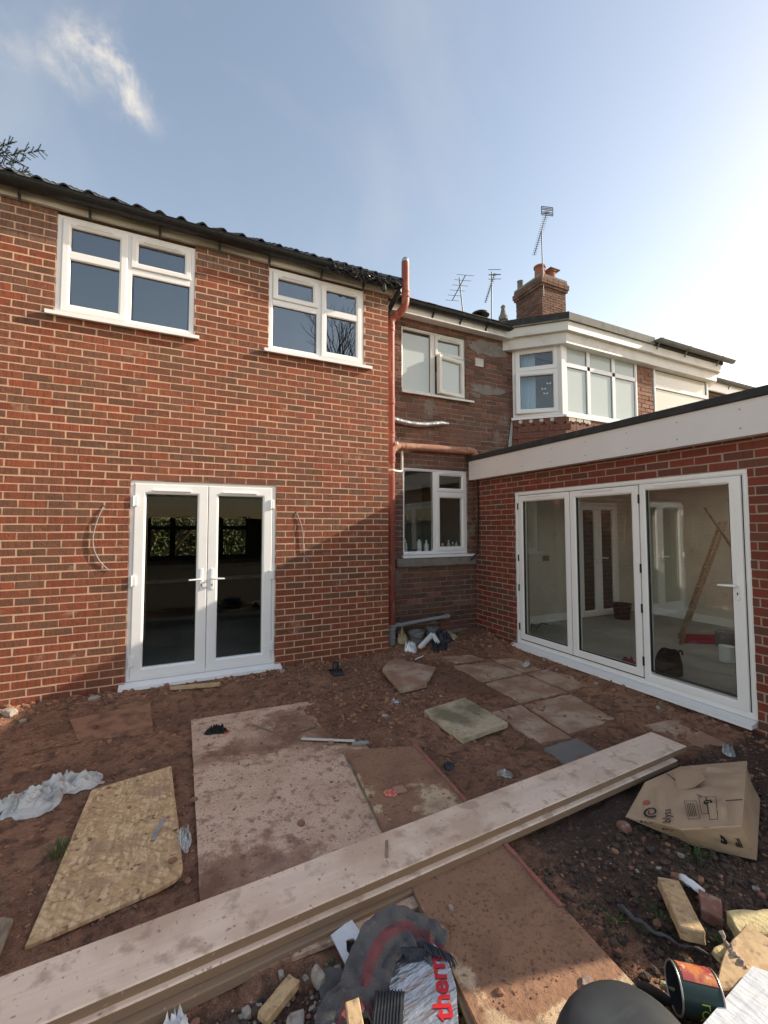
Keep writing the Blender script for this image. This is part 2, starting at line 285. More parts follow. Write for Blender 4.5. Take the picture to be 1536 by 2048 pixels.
# ------------------------------------------------------------------ mesh helpers
class MB:
    def __init__(self): self.V = []; self.F = []
    def add(self, vs, fs):
        n = len(self.V); self.V += [tuple(v) for v in vs]; self.F += [tuple(i+n for i in f) for f in fs]; return self
    def box(self, x0, x1, y0, y1, z0, z1):
        return self.add([(x0,y0,z0),(x1,y0,z0),(x1,y1,z0),(x0,y1,z0),(x0,y0,z1),(x1,y0,z1),(x1,y1,z1),(x0,y1,z1)],
                        [(0,3,2,1),(4,5,6,7),(0,1,5,4),(1,2,6,5),(2,3,7,6),(3,0,4,7)])
    def bbox(self, x0, x1, y0, y1, z0, z1, c=.004):
        b = bmesh.new(); bmesh.ops.create_cube(b, size=1)
        for v in b.verts: v.co = Vector(((x0+x1)/2+v.co.x*(x1-x0), (y0+y1)/2+v.co.y*(y1-y0), (z0+z1)/2+v.co.z*(z1-z0)))
        bmesh.ops.bevel(b, geom=b.edges[:], offset=c, segments=1, affect='EDGES')
        b.verts.index_update(); self.add([v.co[:] for v in b.verts], [[v.index for v in f.verts] for f in b.faces]); b.free(); return self
    def sweep(self, u0, u1, v0, v1, prof):
        """closed profile (inset, out) carried round a rectangle with mitred corners; x=u, y=v, z=out"""
        n = len(prof); vs = []
        for (su, sv, du, dv) in ((u0, v0, 1, 1), (u1, v0, -1, 1), (u1, v1, -1, -1), (u0, v1, 1, -1)):
            vs += [(su+du*i, sv+dv*i, w) for i, w in prof]
        fs = [(k*n+a, ((k+1) % 4)*n+a, ((k+1) % 4)*n+(a+1) % n, k*n+(a+1) % n) for k in range(4) for a in range(n)]
        return self.add(vs, fs)
    def tube(self, pts, r, n=12, caps=True):
        P = [Vector(p) for p in pts]; R = r if isinstance(r, (list, tuple)) else [r]*len(P)
        T = [(P[min(i+1, len(P)-1)]-P[max(i-1, 0)]).normalized() for i in range(len(P))]
        a = Vector((0, 0, 1)) if abs(T[0].z) < .9 else Vector((1, 0, 0)); x = T[0].cross(a).normalized(); vs = []
        for p, t, rr in zip(P, T, R):
            x = (x - t*x.dot(t)).normalized(); y = t.cross(x)
            vs += [p + (x*math.cos(2*PI*k/n) + y*math.sin(2*PI*k/n))*rr for k in range(n)]
        fs = [(i*n+k, i*n+(k+1) % n, (i+1)*n+(k+1) % n, (i+1)*n+k) for i in range(len(P)-1) for k in range(n)]
        if caps: fs += [tuple(range(n-1, -1, -1)), tuple((len(P)-1)*n+k for k in range(n))]
        return self.add([v[:] for v in vs], fs)
    def lathe(self, prof, n=20, M=None):
        vs = [(r*math.cos(2*PI*k/n), r*math.sin(2*PI*k/n), z) for r, z in prof for k in range(n)]
        if M is not None: vs = [(M @ Vector(v))[:] for v in vs]
        fs = [(i*n+k, i*n+(k+1) % n, (i+1)*n+(k+1) % n, (i+1)*n+k) for i in range(len(prof)-1) for k in range(n)]
        return self.add(vs, fs)
    def prism(self, poly, z0, z1):
        n = len(poly); z0 = z0 if isinstance(z0, (list, tuple)) else [z0]*n; z1 = z1 if isinstance(z1, (list, tuple)) else [z1]*n
        vs = [(x, y, a) for (x, y), a in zip(poly, z0)] + [(x, y, a) for (x, y), a in zip(poly, z1)]
        return self.add(vs, [tuple(range(n-1, -1, -1)), tuple(range(n, 2*n))] + [(k, (k+1) % n, n+(k+1) % n, n+k) for k in range(n)])
    def tf(self, M): self.V = [(M @ Vector(v))[:] for v in self.V]; return self
    def mesh(self, name, smooth=None):
        me = bpy.data.meshes.new(name); me.from_pydata(self.V, [], self.F); 
        if smooth:
            me.polygons.foreach_set('use_smooth', [True]*len(me.polygons)); me.set_sharp_from_angle(angle=math.radians(smooth))
        me.update(); return me
def ob(name, mb, mat, parent=None, M=None, smooth=None):
    me = mb if isinstance(mb, bpy.types.Mesh) else mb.mesh(name, smooth)
    if mat and not me.materials: me.materials.append(MATS[mat] if isinstance(mat, str) else mat)
    o = bpy.data.objects.new(name, me); C.objects.link(o)
    if parent is not None:
        o.parent = parent; o.matrix_parent_inverse = WINV[parent.name]
    Mw = M if M is not None else Matrix.Identity(4)
    o.matrix_basis = Mw; WINV[o.name] = Mw.inverted(); return o
WINV = {}
def tag(o, label=None, cat=None, group=None, kind=None):
    if label: o['label'] = label
    if cat: o['category'] = cat
    if group: o['group'] = group
    if kind: o['kind'] = kind
    return o
def thing(name, label, cat, loc=(0, 0, 0), group=None):
    o = bpy.data.objects.new(name, None); C.objects.link(o); o.empty_display_size = .1
    o.matrix_basis = Matrix.Translation(loc); WINV[o.name] = o.matrix_basis.inverted(); return tag(o, label, cat, group)
def basis(o, u, w):
    u = Vector(u).normalized(); w = Vector(w).normalized(); v = Vector((0, 0, 1))
    return Matrix(((u.x, v.x, w.x, o[0]), (u.y, v.y, w.y, o[1]), (u.z, v.z, w.z, o[2]), (0, 0, 0, 1)))
YL, YB, XR = 5.09, 5.51, 4.25
BL = basis((0, YL, 0), (1, 0, 0), (0, -1, 0))
BBK = basis((0, YB, 0), (1, 0, 0), (0, -1, 0))
BRT = basis((XR, 0, 0), (0, -1, 0), (-1, 0, 0))
def proj(P):
    v = Vector(P)-Vector((0, 0, EYE)); z = v.dot(_f)
    if z < .1: return None
    return (CXP+FPX*v.dot(_R)/z, CYP-FPX*v.dot(_U)/z)
def textmesh(s, size, ext=.0006, bold=0.0):
    cu = bpy.data.curves.new('lettering', 'FONT'); cu.body = s; cu.size = size; cu.extrude = ext; cu.align_x = 'CENTER'; cu.align_y = 'CENTER'; cu.offset = bold
    t = bpy.data.objects.new('tmp', cu); C.objects.link(t); bpy.context.view_layer.update()
    me = bpy.data.meshes.new_from_object(t.evaluated_get(bpy.context.evaluated_depsgraph_get()))
    bpy.data.objects.remove(t); bpy.data.curves.remove(cu); me.name = 'lettering'; me.materials.clear(); return me

# ------------------------------------------------------------------ brick walls
BLEN, BH, BJ = .215, .065, .010
def brick_variants(rough):
    out = []
    for k in range(8):
        r = random.Random(100+k); c = .0018+rough*.0012; a, b = BLEN/2+.0006, BH/2+.0006
        def j(s): return r.uniform(-s, s)*rough
        V = [(-a, -b, -.03), (a, -b, -.03), (a, b, -.03), (-a, b, -.03)]
        side = [(-a+j(.003), -b+j(.002)), (a+j(.003), -b+j(.002)), (a+j(.003), b+j(.002)), (-a+j(.003), b+j(.002))]
        V += [(x, y, -c) for x, y in side]
        V += [(x-math.copysign(c+abs(j(.0022)), x), y-math.copysign(c*.8+abs(j(.0016)), y), j(.0010)) for x, y in side]
        F = [(8, 9, 10, 11)] + [(4+i, 4+(i+1) % 4, 8+(i+1) % 4, 8+i) for i in range(4)] + [(i, (i+1) % 4, 4+(i+1) % 4, 4+i) for i in range(4)]
        out.append((np.array(V), F))
    return out
VAR = {'new': brick_variants(.75), 'old': brick_variants(1.6), 'red': brick_variants(.6)}
VMESH = {}
def vmesh(kind, k):
    if (kind, k) not in VMESH:
        V, F = VAR[kind][k]; me = bpy.data.meshes.new('brick'); me.from_pydata(V.tolist(), [], F); me.materials.append(MATS['brick_%s_obj' % kind]); VMESH[(kind, k)] = me
    return VMESH[(kind, k)]
def cut(rects, o):
    res = []
    for (a, b, c, d) in rects:
        if b <= o[0] or a >= o[1] or d <= o[2] or c >= o[3]: res.append((a, b, c, d)); continue
        if a < o[0]: res.append((a, o[0], c, d))
        if b > o[1]: res.append((o[1], b, c, d))
        a2, b2 = max(a, o[0]), min(b, o[1])
        if c < o[2]: res.append((a2, b2, c, o[2]))
        if d > o[3]: res.append((a2, b2, o[3], d))
    return [r for r in res if r[1]-r[0] > .018 and r[3]-r[2] > .014]
def lay(u0, u1, v0, v1, openings, uoff=0., soldier=None):
    rects = []; k = 0
    while v0+k*(BH+BJ) < v1-.01:
        vb = v0+k*(BH+BJ); u = u0-BLEN-BJ+uoff+(.1125 if k % 2 else 0)
        while u < u1:
            r = [(max(u, u0), min(u+BLEN, u1), vb, min(vb+BH, v1))]
            if r[0][1]-r[0][0] > .018:
                for o in openings: r = cut(r, o)
                rects += r
            u += BLEN+BJ
        k += 1
    return rects
def bricks(parent, B, rects, kind, colfn, seed, proud=.001, maxn=300):
    r = random.Random(seed); items = []
    for (a, b, c, d) in rects:
        P = [proj((B @ Vector(p))[:3]) for p in ((a, c, 0), (b, c, 0), (b, d, 0), (a, d, 0))]
        ar = -1
        if all(P):
            cx = sum(p[0] for p in P)/4; cy = sum(p[1] for p in P)/4
            ar = .5*abs(sum(P[i][0]*P[(i+1) % 4][1]-P[(i+1) % 4][0]*P[i][1] for i in range(4)))
            if not (0 < cx < 1536 and 0 < cy < 2048): ar = -1
        items.append((ar, a, b, c, d, r.randrange(8), colfn((a+b)/2, (c+d)/2, r), r.uniform(-proud, proud), r.gauss(0, .0012), r.gauss(0, .0009), r.gauss(0, .0045)))
    items.sort(key=lambda t: -t[0])
    single = [t for t in items[:300] if t[0] > 0]; rest = items[len(single):]
    for (ar, a, b, c, d, k, col, w, du, dv, ro) in single:
        o = ob('brick', vmesh(kind, k), None, parent, B @ Matrix.Translation(((a+b)/2+du, (c+d)/2+dv, w)) @ Matrix.Rotation(ro, 4, 'Z') @ Matrix.Diagonal(((b-a)/BLEN, (d-c)/BH, 1, 1)))
        o.color = (*col, 1)
    if rest:
        V = []; F = []; K = []; n = 0
        for (ar, a, b, c, d, k, col, w, du, dv, ro) in rest:
            v, f = VAR[kind][k]; q = v*np.array(((b-a)/BLEN, (d-c)/BH, 1)); q = np.stack((q[:, 0]-ro*q[:, 1], q[:, 1]+ro*q[:, 0], q[:, 2]), 1)+np.array(((a+b)/2+du, (c+d)/2+dv, w))
            V.append(q); F += [tuple(i+n for i in t) for t in f]; n += len(q); K += [(*col, 1)]*len(q)
        me = bpy.data.meshes.new('brickwork'); me.from_pydata(np.concatenate(V).tolist(), [], F)
        at = me.attributes.new('col', 'FLOAT_COLOR', 'POINT'); at.data.foreach_set('color', np.array(K, dtype=np.float32).ravel())
        tag(ob('brickwork', me, 'brick_%s_attr' % kind, parent, B), kind='stuff')
def wallbody(name, B, u0, u1, v0, v1, openings, thick, mat, parent, face=-.0017):
    us = sorted({u0, u1, *[max(u0, min(u1, o[k])) for o in openings for k in (0, 1)]}); vs = sorted({v0, v1, *[max(v0, min(v1, o[k])) for o in openings for k in (2, 3)]})
    m = MB()
    for j in range(len(vs)-1):
        run = None
        for i in range(len(us)-1):
            cu, cv = (us[i]+us[i+1])/2, (vs[j]+vs[j+1])/2
            solid = not any(o[0] < cu < o[1] and o[2] < cv < o[3] for o in openings)
            if solid: run = (run[0] if run else us[i], us[i+1])
            if run and (not solid or i == len(us)-2):
                m.box(run[0], run[1], vs[j], vs[j+1], -thick, face); run = None
    return ob(name, m, mat, parent, B)
def col_new(u, v, r):
    t = r.random()
    c = (.262, .068, .033) if t < .30 else (.235, .071, .037) if t < .56 else (.195, .074, .042) if t < .82 else (.158, .076, .047)
    if v > 4.42 and u < -1.0 or v > 4.55: c = tuple(a*.30+b*.70 for a, b in zip(c, (.185, .135, .105)))
    if v < .42: c = tuple(a*.55+b*.45 for a, b in zip(c, (.27, .070, .032)))
    k = r.uniform(.86, 1.14); return tuple(x*k for x in c)
def col_old(u, v, r):
    t = r.random(); c = (.17, .078, .055) if t < .5 else (.145, .085, .065) if t < .8 else (.21, .10, .07)
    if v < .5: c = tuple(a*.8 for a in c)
    k = r.uniform(.8, 1.2); return tuple(x*k for x in c)
def col_red(u, v, r):
    t = r.random(); c = (.20, .039, .023) if t < .42 else (.175, .043, .027) if t < .76 else (.138, .048, .032)
    if v < .9 and t > .45: c = (.135, .056, .038)
    k = r.uniform(.85, 1.15); return tuple(x*k for x in c)

# ------------------------------------------------------------------ windows
def prof(w, d0, d1, c=.006): return [(0, d0), (0, d1-c), (c, d1), (w-.018, d1), (w-.004, d1-.010), (w, d1-.016), (w, d0)]
def window(parent, B, out, lights, sill=None, bars=(), name='window', pane='glass', label=None, old=False, wf=-.012, fw=.055, vents=()):
    """out=(u0,u1,v0,v1); lights: (sash?, u0,u1,v0,v1, [glass rects], open angle) ; sash rects are outer, fixed ones are glass"""
    m = MB(); up = 'upvc_old' if old else 'upvc'
    m.sweep(out[0], out[1], out[2], out[3], prof(fw, wf-.07, wf))
    for (a, b, c, d) in bars: m.bbox(a, b, c, d, wf-.068, wf-.001, .005)
    W = ob(name, m, up, parent, B)
    if label: W['label'] = label
    for L in lights:
        sash, a, b, c, d, gl = L[:6]; ang = L[6] if len(L) > 6 else 0
        M = B
        if ang: M = B @ Matrix.Translation((b, 0, wf)) @ Matrix.Rotation(ang, 4, 'Y') @ Matrix.Translation((-b, 0, -wf))
        if sash:
            s = MB().sweep(a, b, c, d, prof(min(gl[0][0]-a, .075), wf-.05, wf+.014))
            for g0, g1 in zip(gl[:-1], gl[1:]): s.bbox(g0[0]-.012, g0[1]+.012, g0[3], g1[2], wf-.045, wf+.010, .006)
            S_ = ob('sash', s, up, W, M)
        for g in gl:
            ob('pane', MB().box(g[0]-.006, g[1]+.006, g[2]-.006, g[3]+.006, wf-.032, wf-.026), pane, W, M)
            fr = MB().sweep(g[0]-.001, g[1]+.001, g[2]-.001, g[3]+.001, [(0, wf-.026), (0, wf-.02), (.005, wf-.021), (.005, wf-.026)])
            ob('glazing_gasket', fr, 'black_plastic', W, M)
    for (a, b, v) in vents: ob('trickle_vent', MB().bbox(a, b, v-.008, v+.009, wf+.012, wf+.026, .003).box(a+.01, b-.01, v-.014, v-.0085, wf+.013, wf+.016), up, W, B); ob('vent_slot', MB().box(a+.012, b-.012, v+.0092, v+.0135, wf+.0142, wf+.0175), 'black_plastic', W, B)
    if sill:
        a, b, c, d, pr = sill
        s = MB().add([(a, c, wf-.05), (b, c, wf-.05), (b, d, wf-.05), (a, d, wf-.05), (a, c, pr), (b, c, pr), (b, d-.012, pr), (a, d-.012, pr)],
                     [(0, 1, 2, 3), (4, 7, 6, 5), (0, 4, 5, 1), (3, 2, 6, 7), (0, 3, 7, 4), (1, 5, 6, 2)])
        s.box(a+.001, b-.001, c-.008, c+.012, pr-.014, pr+.002)
        ob('sill', s, up, W, B)
    return W

def lever(parent, B, u, v, w, side):
    """door handle: back plate, lever and keyhole; side = direction the lever points"""
    h = ob('handle', MB().bbox(u-.016, u+.016, v-.12, v+.11, w, w+.010, .004).tube([(u, v, w), (u, v, w+.05)], .011, 10)
           .tube([(u, v, w+.045), (u+side*.02, v, w+.052), (u+side*.125, v-.004, w+.050)], [.010, .011, .008], 10), 'upvc', parent, B, 40)
    return ob('keyhole', MB().tube([(u, v-.062, w+.008), (u, v-.062, w+.0115)], .0065, 12).box(u-.003, u+.003, v-.082, v-.062, w+.0102, w+.0112), 'black_plastic', parent, B)
def hinge(parent, B, u, v, w, mat='upvc'):
    return ob('hinge', MB().bbox(u-.022, u+.022, v-.052, v+.052, w-.02, w+.016, .006).tube([(u-.018, v-.054, w+.012), (u-.018, v+.054, w+.012)], .009, 8), mat, parent, B)

# ================================================================== ground
def fbm(x, y, s, o=4):
    return noise.fractal(Vector((x*s, y*s, 3.7)), 0.8, 2.0, o)
def sm(t, a, b):
    t = max(0, min(1, (t-a)/(b-a))); return t*t*(3-2*t)
def inquad(x, y, x0, x1, y0, y1, m): return sm(x, x0-m, x0+m)*(1-sm(x, x1-m, x1+m))*sm(y, y0-m, y0+m)*(1-sm(y, y1-m, y1+m))
def gh(x, y, fine=True):
    h = -.006
    h += .068*sm(y, 4.45, 5.0)*(1-sm(x, 2.3, 2.9)) + .095*sm(y, 4.55, 5.35)*sm(x, 2.2, 2.8)
    h += .05*sm(x, 3.75, 4.2)*(.4+.6*sm(y, 1.5, 4.0))
    h += .030*inquad(x, y, 1.12, 2.0, 2.95, 4.3, .22)                # soil drifted over the big sheet
    h += .020*inquad(x, y, .12, .55, 2.0, 2.55, .12)*.6
    k = 1-.75*inquad(x, y, .1, 1.1, 2.2, 4.1, .1)
    if fine:
        h += .016*fbm(x, y, 1.6)*k + .014*abs(fbm(x+3, y, 3.3, 3))*k*(1-sm(y, 4.9, 5.1)) + .014*fbm(x, y, 7, 3)*k + .009*fbm(x, y, 17, 3)*k
        h += .012*fbm(x+5, y, 6, 5)*(sm(x, 1.6, 2.0)*(1-sm(y, 1.6, 2.2)) + sm(y, 4.4, 4.9)*.8 + (1-sm(y, 1.2, 1.8)))
    h -= .011*inquad(x, y, 2.75, 4.05, 1.95, 4.4, .08)
    return h
def build_ground():
    xs = np.arange(-2.6, 4.3, .02); ys = np.arange(.05, 5.56, .02); nx, ny = len(xs), len(ys)
    V = [(x, y, gh(x, y)) for y in ys for x in xs]
    F = [(j*nx+i, j*nx+i+1, (j+1)*nx+i+1, (j+1)*nx+i) for j in range(ny-1) for i in range(nx-1)]
    me = bpy.data.meshes.new('ground'); me.from_pydata(V, [], F); me.polygons.foreach_set('use_smooth', [True]*len(F))
    me.materials.append(MATS['soil'])
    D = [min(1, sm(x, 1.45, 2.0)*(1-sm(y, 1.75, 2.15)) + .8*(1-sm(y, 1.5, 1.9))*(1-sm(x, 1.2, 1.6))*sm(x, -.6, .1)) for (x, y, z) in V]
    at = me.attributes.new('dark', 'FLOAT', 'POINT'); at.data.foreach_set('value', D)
    tag(ob('ground', me, 'soil'), 'reddish brown bare soil of the back yard', kind='structure')
build_ground()
tag(ob('garden_ground', MB().add([(-400, -400, -.09), (400, -400, -.09), (400, 400, -.09), (-400, 400, -.09)], [(0, 1, 2, 3)]), 'bounce_ground'), 'rough grass of the garden and land around the houses', kind='structure')

# ================================================================== left: two-storey brick extension
EXT = thing('brick_extension', 'two-storey red brick rear extension with white french doors and two upstairs windows', 'house', (0, YL+.1, 0))
W1 = (-1.068, .176, 3.757, 4.740); W2 = (.972, 2.192, 3.755, 4.745); D1 = (-.388, 1.088, .070, 2.153)
opsL = [(W1[0], W1[1], 3.715, 4.80), (W2[0], W2[1], 3.715, 4.80), D1]
wallbody('wall', BL, -3.2, 2.540, -.1, 4.90, opsL, .26, 'mortar_new', EXT)
bricks(EXT, BL, lay(-3.2, 2.542, -.02, 4.80, opsL, uoff=2.542+3.2-.1025-25*.225), 'new', col_new, 11)
ob('side_wall', MB().box(2.29, 2.537, YL+.262, 9.6, -.1, 4.9), 'mortar_old', EXT)
# windows and french doors
window(EXT, BL, W1, [(1, -1.02, -.468, 3.785, 4.705, [(-.951, -.537, 3.846, 4.311), (-.951, -.537, 4.392, 4.637)]),
    (1, -.432, .132, 4.365, 4.700, [(-.37, .067, 4.432, 4.622)]), (0, 0, 0, 0, 0, [(-.412, .113, 3.797, 4.295)])],
    sill=(-1.128, .227, 3.715, 3.757, .055), bars=[(-.470, -.425, 3.80, 4.70), (-.43, .13, 4.296, 4.362)], pane='glass_up', vents=[(-.90, -.60, 4.668), (-.32, .02, 4.664)], label='wide white upstairs window left of the pair')
window(EXT, BL, W2, [(1, 1.020, 1.575, 4.375, 4.700, [(1.083, 1.509, 4.447, 4.628)]), (0, 0, 0, 0, 0, [(1.03, 1.548, 3.80, 4.300)]),
    (1, 1.618, 2.152, 3.785, 4.705, [(1.684, 2.089, 3.856, 4.314), (1.684, 2.089, 4.395, 4.642)])],
    sill=(.920, 2.287, 3.713, 3.755, .055), bars=[(1.560, 1.618, 3.80, 4.70), (1.02, 1.57, 4.302, 4.372)], pane='glass_up', vents=[(1.13, 1.46, 4.668), (1.73, 2.05, 4.668)], label='white upstairs window near the drainpipe corner')
wf = -.018
FD = ob('french_door', MB().sweep(-.388, 1.088, .125, 2.153, prof(.048, wf-.07, wf)), 'upvc', EXT, BL)
for (a, b, ga, gb, vl) in ((-.344, .3515, -.229, .244, (-.18, .185)), (.3565, 1.040, .462, .940, (.50, .87))):
    L = MB().sweep(a, b, .150, 2.118, prof(.104, wf-.055, wf+.016))
    ob('door_leaf', L, 'upvc', FD, BL)
    ob('pane', MB().box(ga-.008, gb+.008, .252, 2.006, wf-.030, wf-.024), 'glass_dark', FD, BL)
    ob('glazing_gasket', MB().sweep(ga, gb, .260, 1.998, [(0, wf-.024), (0, wf-.015), (.006, wf-.017), (.006, wf-.024)]), 'black_plastic', FD, BL)
    ob('trickle_vent', MB().bbox(vl[0], vl[1], 2.042, 2.060, wf+.014, wf+.034, .004), 'upvc', FD, BL)
lever(FD, BL, .298, 1.117, wf+.014, -1); lever(FD, BL, .405, 1.117, wf+.014, 1)
for v in (1.937, 1.130, .328): hinge(FD, BL, -.335, v, wf+.016); hinge(FD, BL, 1.040, v-.004, wf+.016)
ob('sill', MB().add([(-.437, .070, wf-.05), (1.151, .070, wf-.05), (1.151, .128, wf-.05), (-.437, .128, wf-.05), (-.437, .070, .085), (1.151, .070, .085), (1.151, .098, .085), (-.437, .098, .085)],
    [(0, 1, 2, 3), (4, 7, 6, 5), (0, 4, 5, 1), (3, 2, 6, 7), (0, 3, 7, 4), (1, 5, 6, 2)]).box(-.436, 1.150, .066, .078, .07, .087), 'upvc', FD, BL)
# rooms behind the glass
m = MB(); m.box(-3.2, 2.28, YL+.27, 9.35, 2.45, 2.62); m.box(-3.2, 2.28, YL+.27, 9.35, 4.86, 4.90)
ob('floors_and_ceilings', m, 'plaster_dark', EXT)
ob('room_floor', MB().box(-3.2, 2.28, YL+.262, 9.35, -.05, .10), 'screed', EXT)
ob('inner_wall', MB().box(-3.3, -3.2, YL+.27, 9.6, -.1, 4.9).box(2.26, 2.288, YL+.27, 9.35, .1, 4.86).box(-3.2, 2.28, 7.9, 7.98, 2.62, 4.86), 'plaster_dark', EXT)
fo = [(-.40, 1.43, 1.08, 1.92)]
BF_ = basis((0, 9.36, 0), (1, 0, 0), (0, -1, 0))
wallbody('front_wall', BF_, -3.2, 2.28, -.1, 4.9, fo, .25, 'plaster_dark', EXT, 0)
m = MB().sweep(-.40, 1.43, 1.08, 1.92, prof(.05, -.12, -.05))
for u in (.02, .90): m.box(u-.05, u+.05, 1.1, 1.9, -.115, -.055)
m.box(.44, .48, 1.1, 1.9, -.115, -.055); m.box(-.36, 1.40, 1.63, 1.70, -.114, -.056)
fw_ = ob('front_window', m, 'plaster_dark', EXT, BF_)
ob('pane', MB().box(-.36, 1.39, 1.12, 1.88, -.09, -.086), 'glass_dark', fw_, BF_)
# eaves: fascia, gutter, roof
ob('fascia', MB().box(-3.3, 2.60, 5.045, 5.085, 4.762, 4.925), 'fascia_dirty', EXT)
ob('verge_board', MB().prism([(5.02, 4.74), (5.05, 4.70), (8.1, 6.86), (8.1, 7.02), (5.0, 4.90)], 2.605, 2.63).tf(Matrix(((0, 0, 1, 0), (1, 0, 0, 0), (0, 1, 0, 0), (0, 0, 0, 1)))), 'fascia_dirty', EXT)
def gutter(parent, x0, x1, y, z, r, brk, mat='black_plastic'):
    n = 10; t = .004; P = []
    for rr in (r, r-t): P.append([(y+rr*math.cos(PI+PI*k/n), z+rr*math.sin(PI+PI*k/n)) for k in range(n+1)])
    m = MB(); poly = P[0]+P[1][::-1]
    vs = [(x, a, b) for x in (x0, x1) for a, b in poly]; q = len(poly)
    m.add(vs, [(k, (k+1) % q, q+(k+1) % q, q+k) for k in range(q)])
    for k in range(n): m.add([(x0, *poly[k]), (x0, *poly[k+1]), (x0, y, z)], [(0, 1, 2)]); m.add([(x1, *poly[k]), (x1, *poly[k+1]), (x1, y, z)], [(0, 1, 2)])
    m.tube([(x0, y-r, z), (x1, y-r, z)], .006, 6)
    G = ob('gutter', m, mat, parent, None, 50)
    for x in brk:
        b = MB(); pts = [(y+(r+.004)*math.cos(PI+PI*k/8*.9), z+(r+.004)*math.sin(PI+PI*k/8*.9)) for k in range(9)]
        pts = [(y-r-.008, z+.012)]+pts[:6]+[(y+.05, z-r-.055), (y+.062, z-r-.10)]
        for (a, b1), (c, d) in zip(pts[:-1], pts[1:]): b.add([(x-.013, a, b1), (x+.013, a, b1), (x+.013, c, d), (x-.013, c, d)], [(0, 1, 2, 3)]); b.add([(x-.013, a, b1), (x-.013, c, d), (x-.013, c+.012, d+.004), (x-.013, a+.012, b1+.006)], [(0, 1, 2, 3)])
        ob('bracket', b, mat, G)
    return G
gutter(EXT, -3.3, 2.66, 4.965, 4.882, .072, [-2.45, -1.90, -1.343, -.789, -.174, .415, .960, 1.592, 2.15])
PIT = math.radians(32.6)
def tile_prof(w, n=12):
    out = []
    for k in range(n+1):
        t = k/n; x = t*w; out.append((x, .032*math.sin(PI*min(1, t/.5)) if t < .5 else -.006*math.sin(PI*(t-.5)/.5)))
    return out
def tile_mesh(w, l, th=.014):
    p = tile_prof(w); n = len(p); m = MB()
    vs = [(x, 0, z) for x, z in p]+[(x, l, z) for x, z in p]+[(x, 0, z-th) for x, z in p]
    m.add(vs, [(k, k+1, n+k+1, n+k) for k in range(n-1)]+[(2*n+k, 2*n+k+1, k+1, k) for k in range(n-1)]); return m
TW = .205
tm = tile_mesh(TW, .38).mesh('roof_tile', 60); tm.materials.append(MATS['roof_tile'])
ROOF = ob('roof', MB().prism([(4.99, 4.905), (8.15, 4.905+3.16*math.tan(PIT)), (11.3, 4.905), (11.3, 4.86), (8.15, 4.85+3.16*math.tan(PIT)), (4.99, 4.87)], -3.3, 2.62)
    .tf(Matrix(((0, 0, 1, 0), (1, 0, 0, 0), (0, 1, 0, 0), (0, 0, 0, 1)))), 'felt', EXT)
allv = MB(); rr_ = random.Random(5)
for row in range(11):
    s = -.02+row*.33
    for i in range(29):
        x = -3.3+i*TW+rr_.uniform(-.003, .003); y = 4.955+s*math.cos(PIT); z = 4.930+s*math.sin(PIT)+rr_.uniform(0, .004)
        M = Matrix.Translation((x, y, z)) @ Matrix.Rotation(PIT-.035, 4, 'X') @ Matrix.Rotation(rr_.uniform(-.01, .01), 4, 'Z')
        if row < 2: ob('roof_tile', tm, None, ROOF, M)
        else:
            allv.add([(M @ v.co)[:] for v in tm.vertices], [tuple(p.vertices) for p in tm.polygons])
tag(ob('upper_tiles', allv, 'roof_tile', ROOF, None, 60), kind='stuff')
ob('ridge', MB().tube([(-3.3, 8.15, 4.90+3.16*math.tan(PIT)), (2.65, 8.15, 4.90+3.16*math.tan(PIT))], .09, 12), 'roof_tile', EXT, None, 50)
ob('verge_cloak', MB().tube([(2.66, 4.95, 4.93), (2.66, 8.1, 4.93+3.15*math.tan(PIT))], .035, 8), 'black_plastic', EXT, None, 50)

# ================================================================== middle: older terraced house
OLD = thing('terraced_house', 'older brown brick house in the middle with canted upstairs bay and chimney', 'house', (4, YB+.1, 0))
U1 = (2.968, 4.120, 3.662, 4.640); U2 = (2.985, 4.130, 1.270, 2.542)
opsB = [(U1[0], U1[1], 3.63, 4.64), (U2[0], U2[1], 1.235, 2.542), (4.26, 5.10, -.2, 2.72)]
wallbody('wall', BBK, 2.545, 7.69, -.1, 4.98, opsB+[(5.10, 7.40, .0, 2.72), (5.15, 7.5, 3.45, 4.7)], .26, 'mortar_old', OLD, -.006)
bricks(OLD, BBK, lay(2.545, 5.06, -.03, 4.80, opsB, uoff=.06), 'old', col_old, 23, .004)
window(OLD, BBK, U1, [(0, 0, 0, 0, 0, [(3.008, 3.480, 3.690, 4.556)]), (1, 3.560, 4.085, 4.300, 4.600, [(3.617, 4.019, 4.346, 4.527)]),
    (1, 3.575, 4.100, 3.690, 4.285, [(3.640, 4.036, 3.752, 4.222)], math.radians(9))],
    sill=(2.950, 4.233, 3.628, 3.662, .055), bars=[(3.482, 3.565, 3.69, 4.60), (3.565, 4.09, 4.285, 4.302)], pane='glass_frost', vents=[(3.66, 3.98, 4.575)], old=True, wf=-.03, fw=.042, label='frosted bathroom window with its lower right casement ajar')
window(OLD, BBK, U2, [(0, 0, 0, 0, 0, [(3.022, 3.510, 1.345, 2.488)]), (1, 3.568, 4.090, 2.205, 2.505, [(3.625, 4.030, 2.262, 2.450)]),
    (1, 3.568, 4.095, 1.315, 2.175, [(3.630, 4.038, 1.376, 2.115)])],
    sill=(2.949, 4.250, 1.236, 1.270, .06), bars=[(3.512, 3.575, 1.31, 2.50), (3.57, 4.09, 2.172, 2.208)], pane='glass', vents=[(3.66, 4.0, 2.480)], old=False, wf=-.03, fw=.045, label='white kitchen window above the waste pipe')
ob('stone_sill', MB().bbox(2.86, 4.245, 5.455, 5.60, 1.10, 1.222, .012), 'render_patch', OLD)
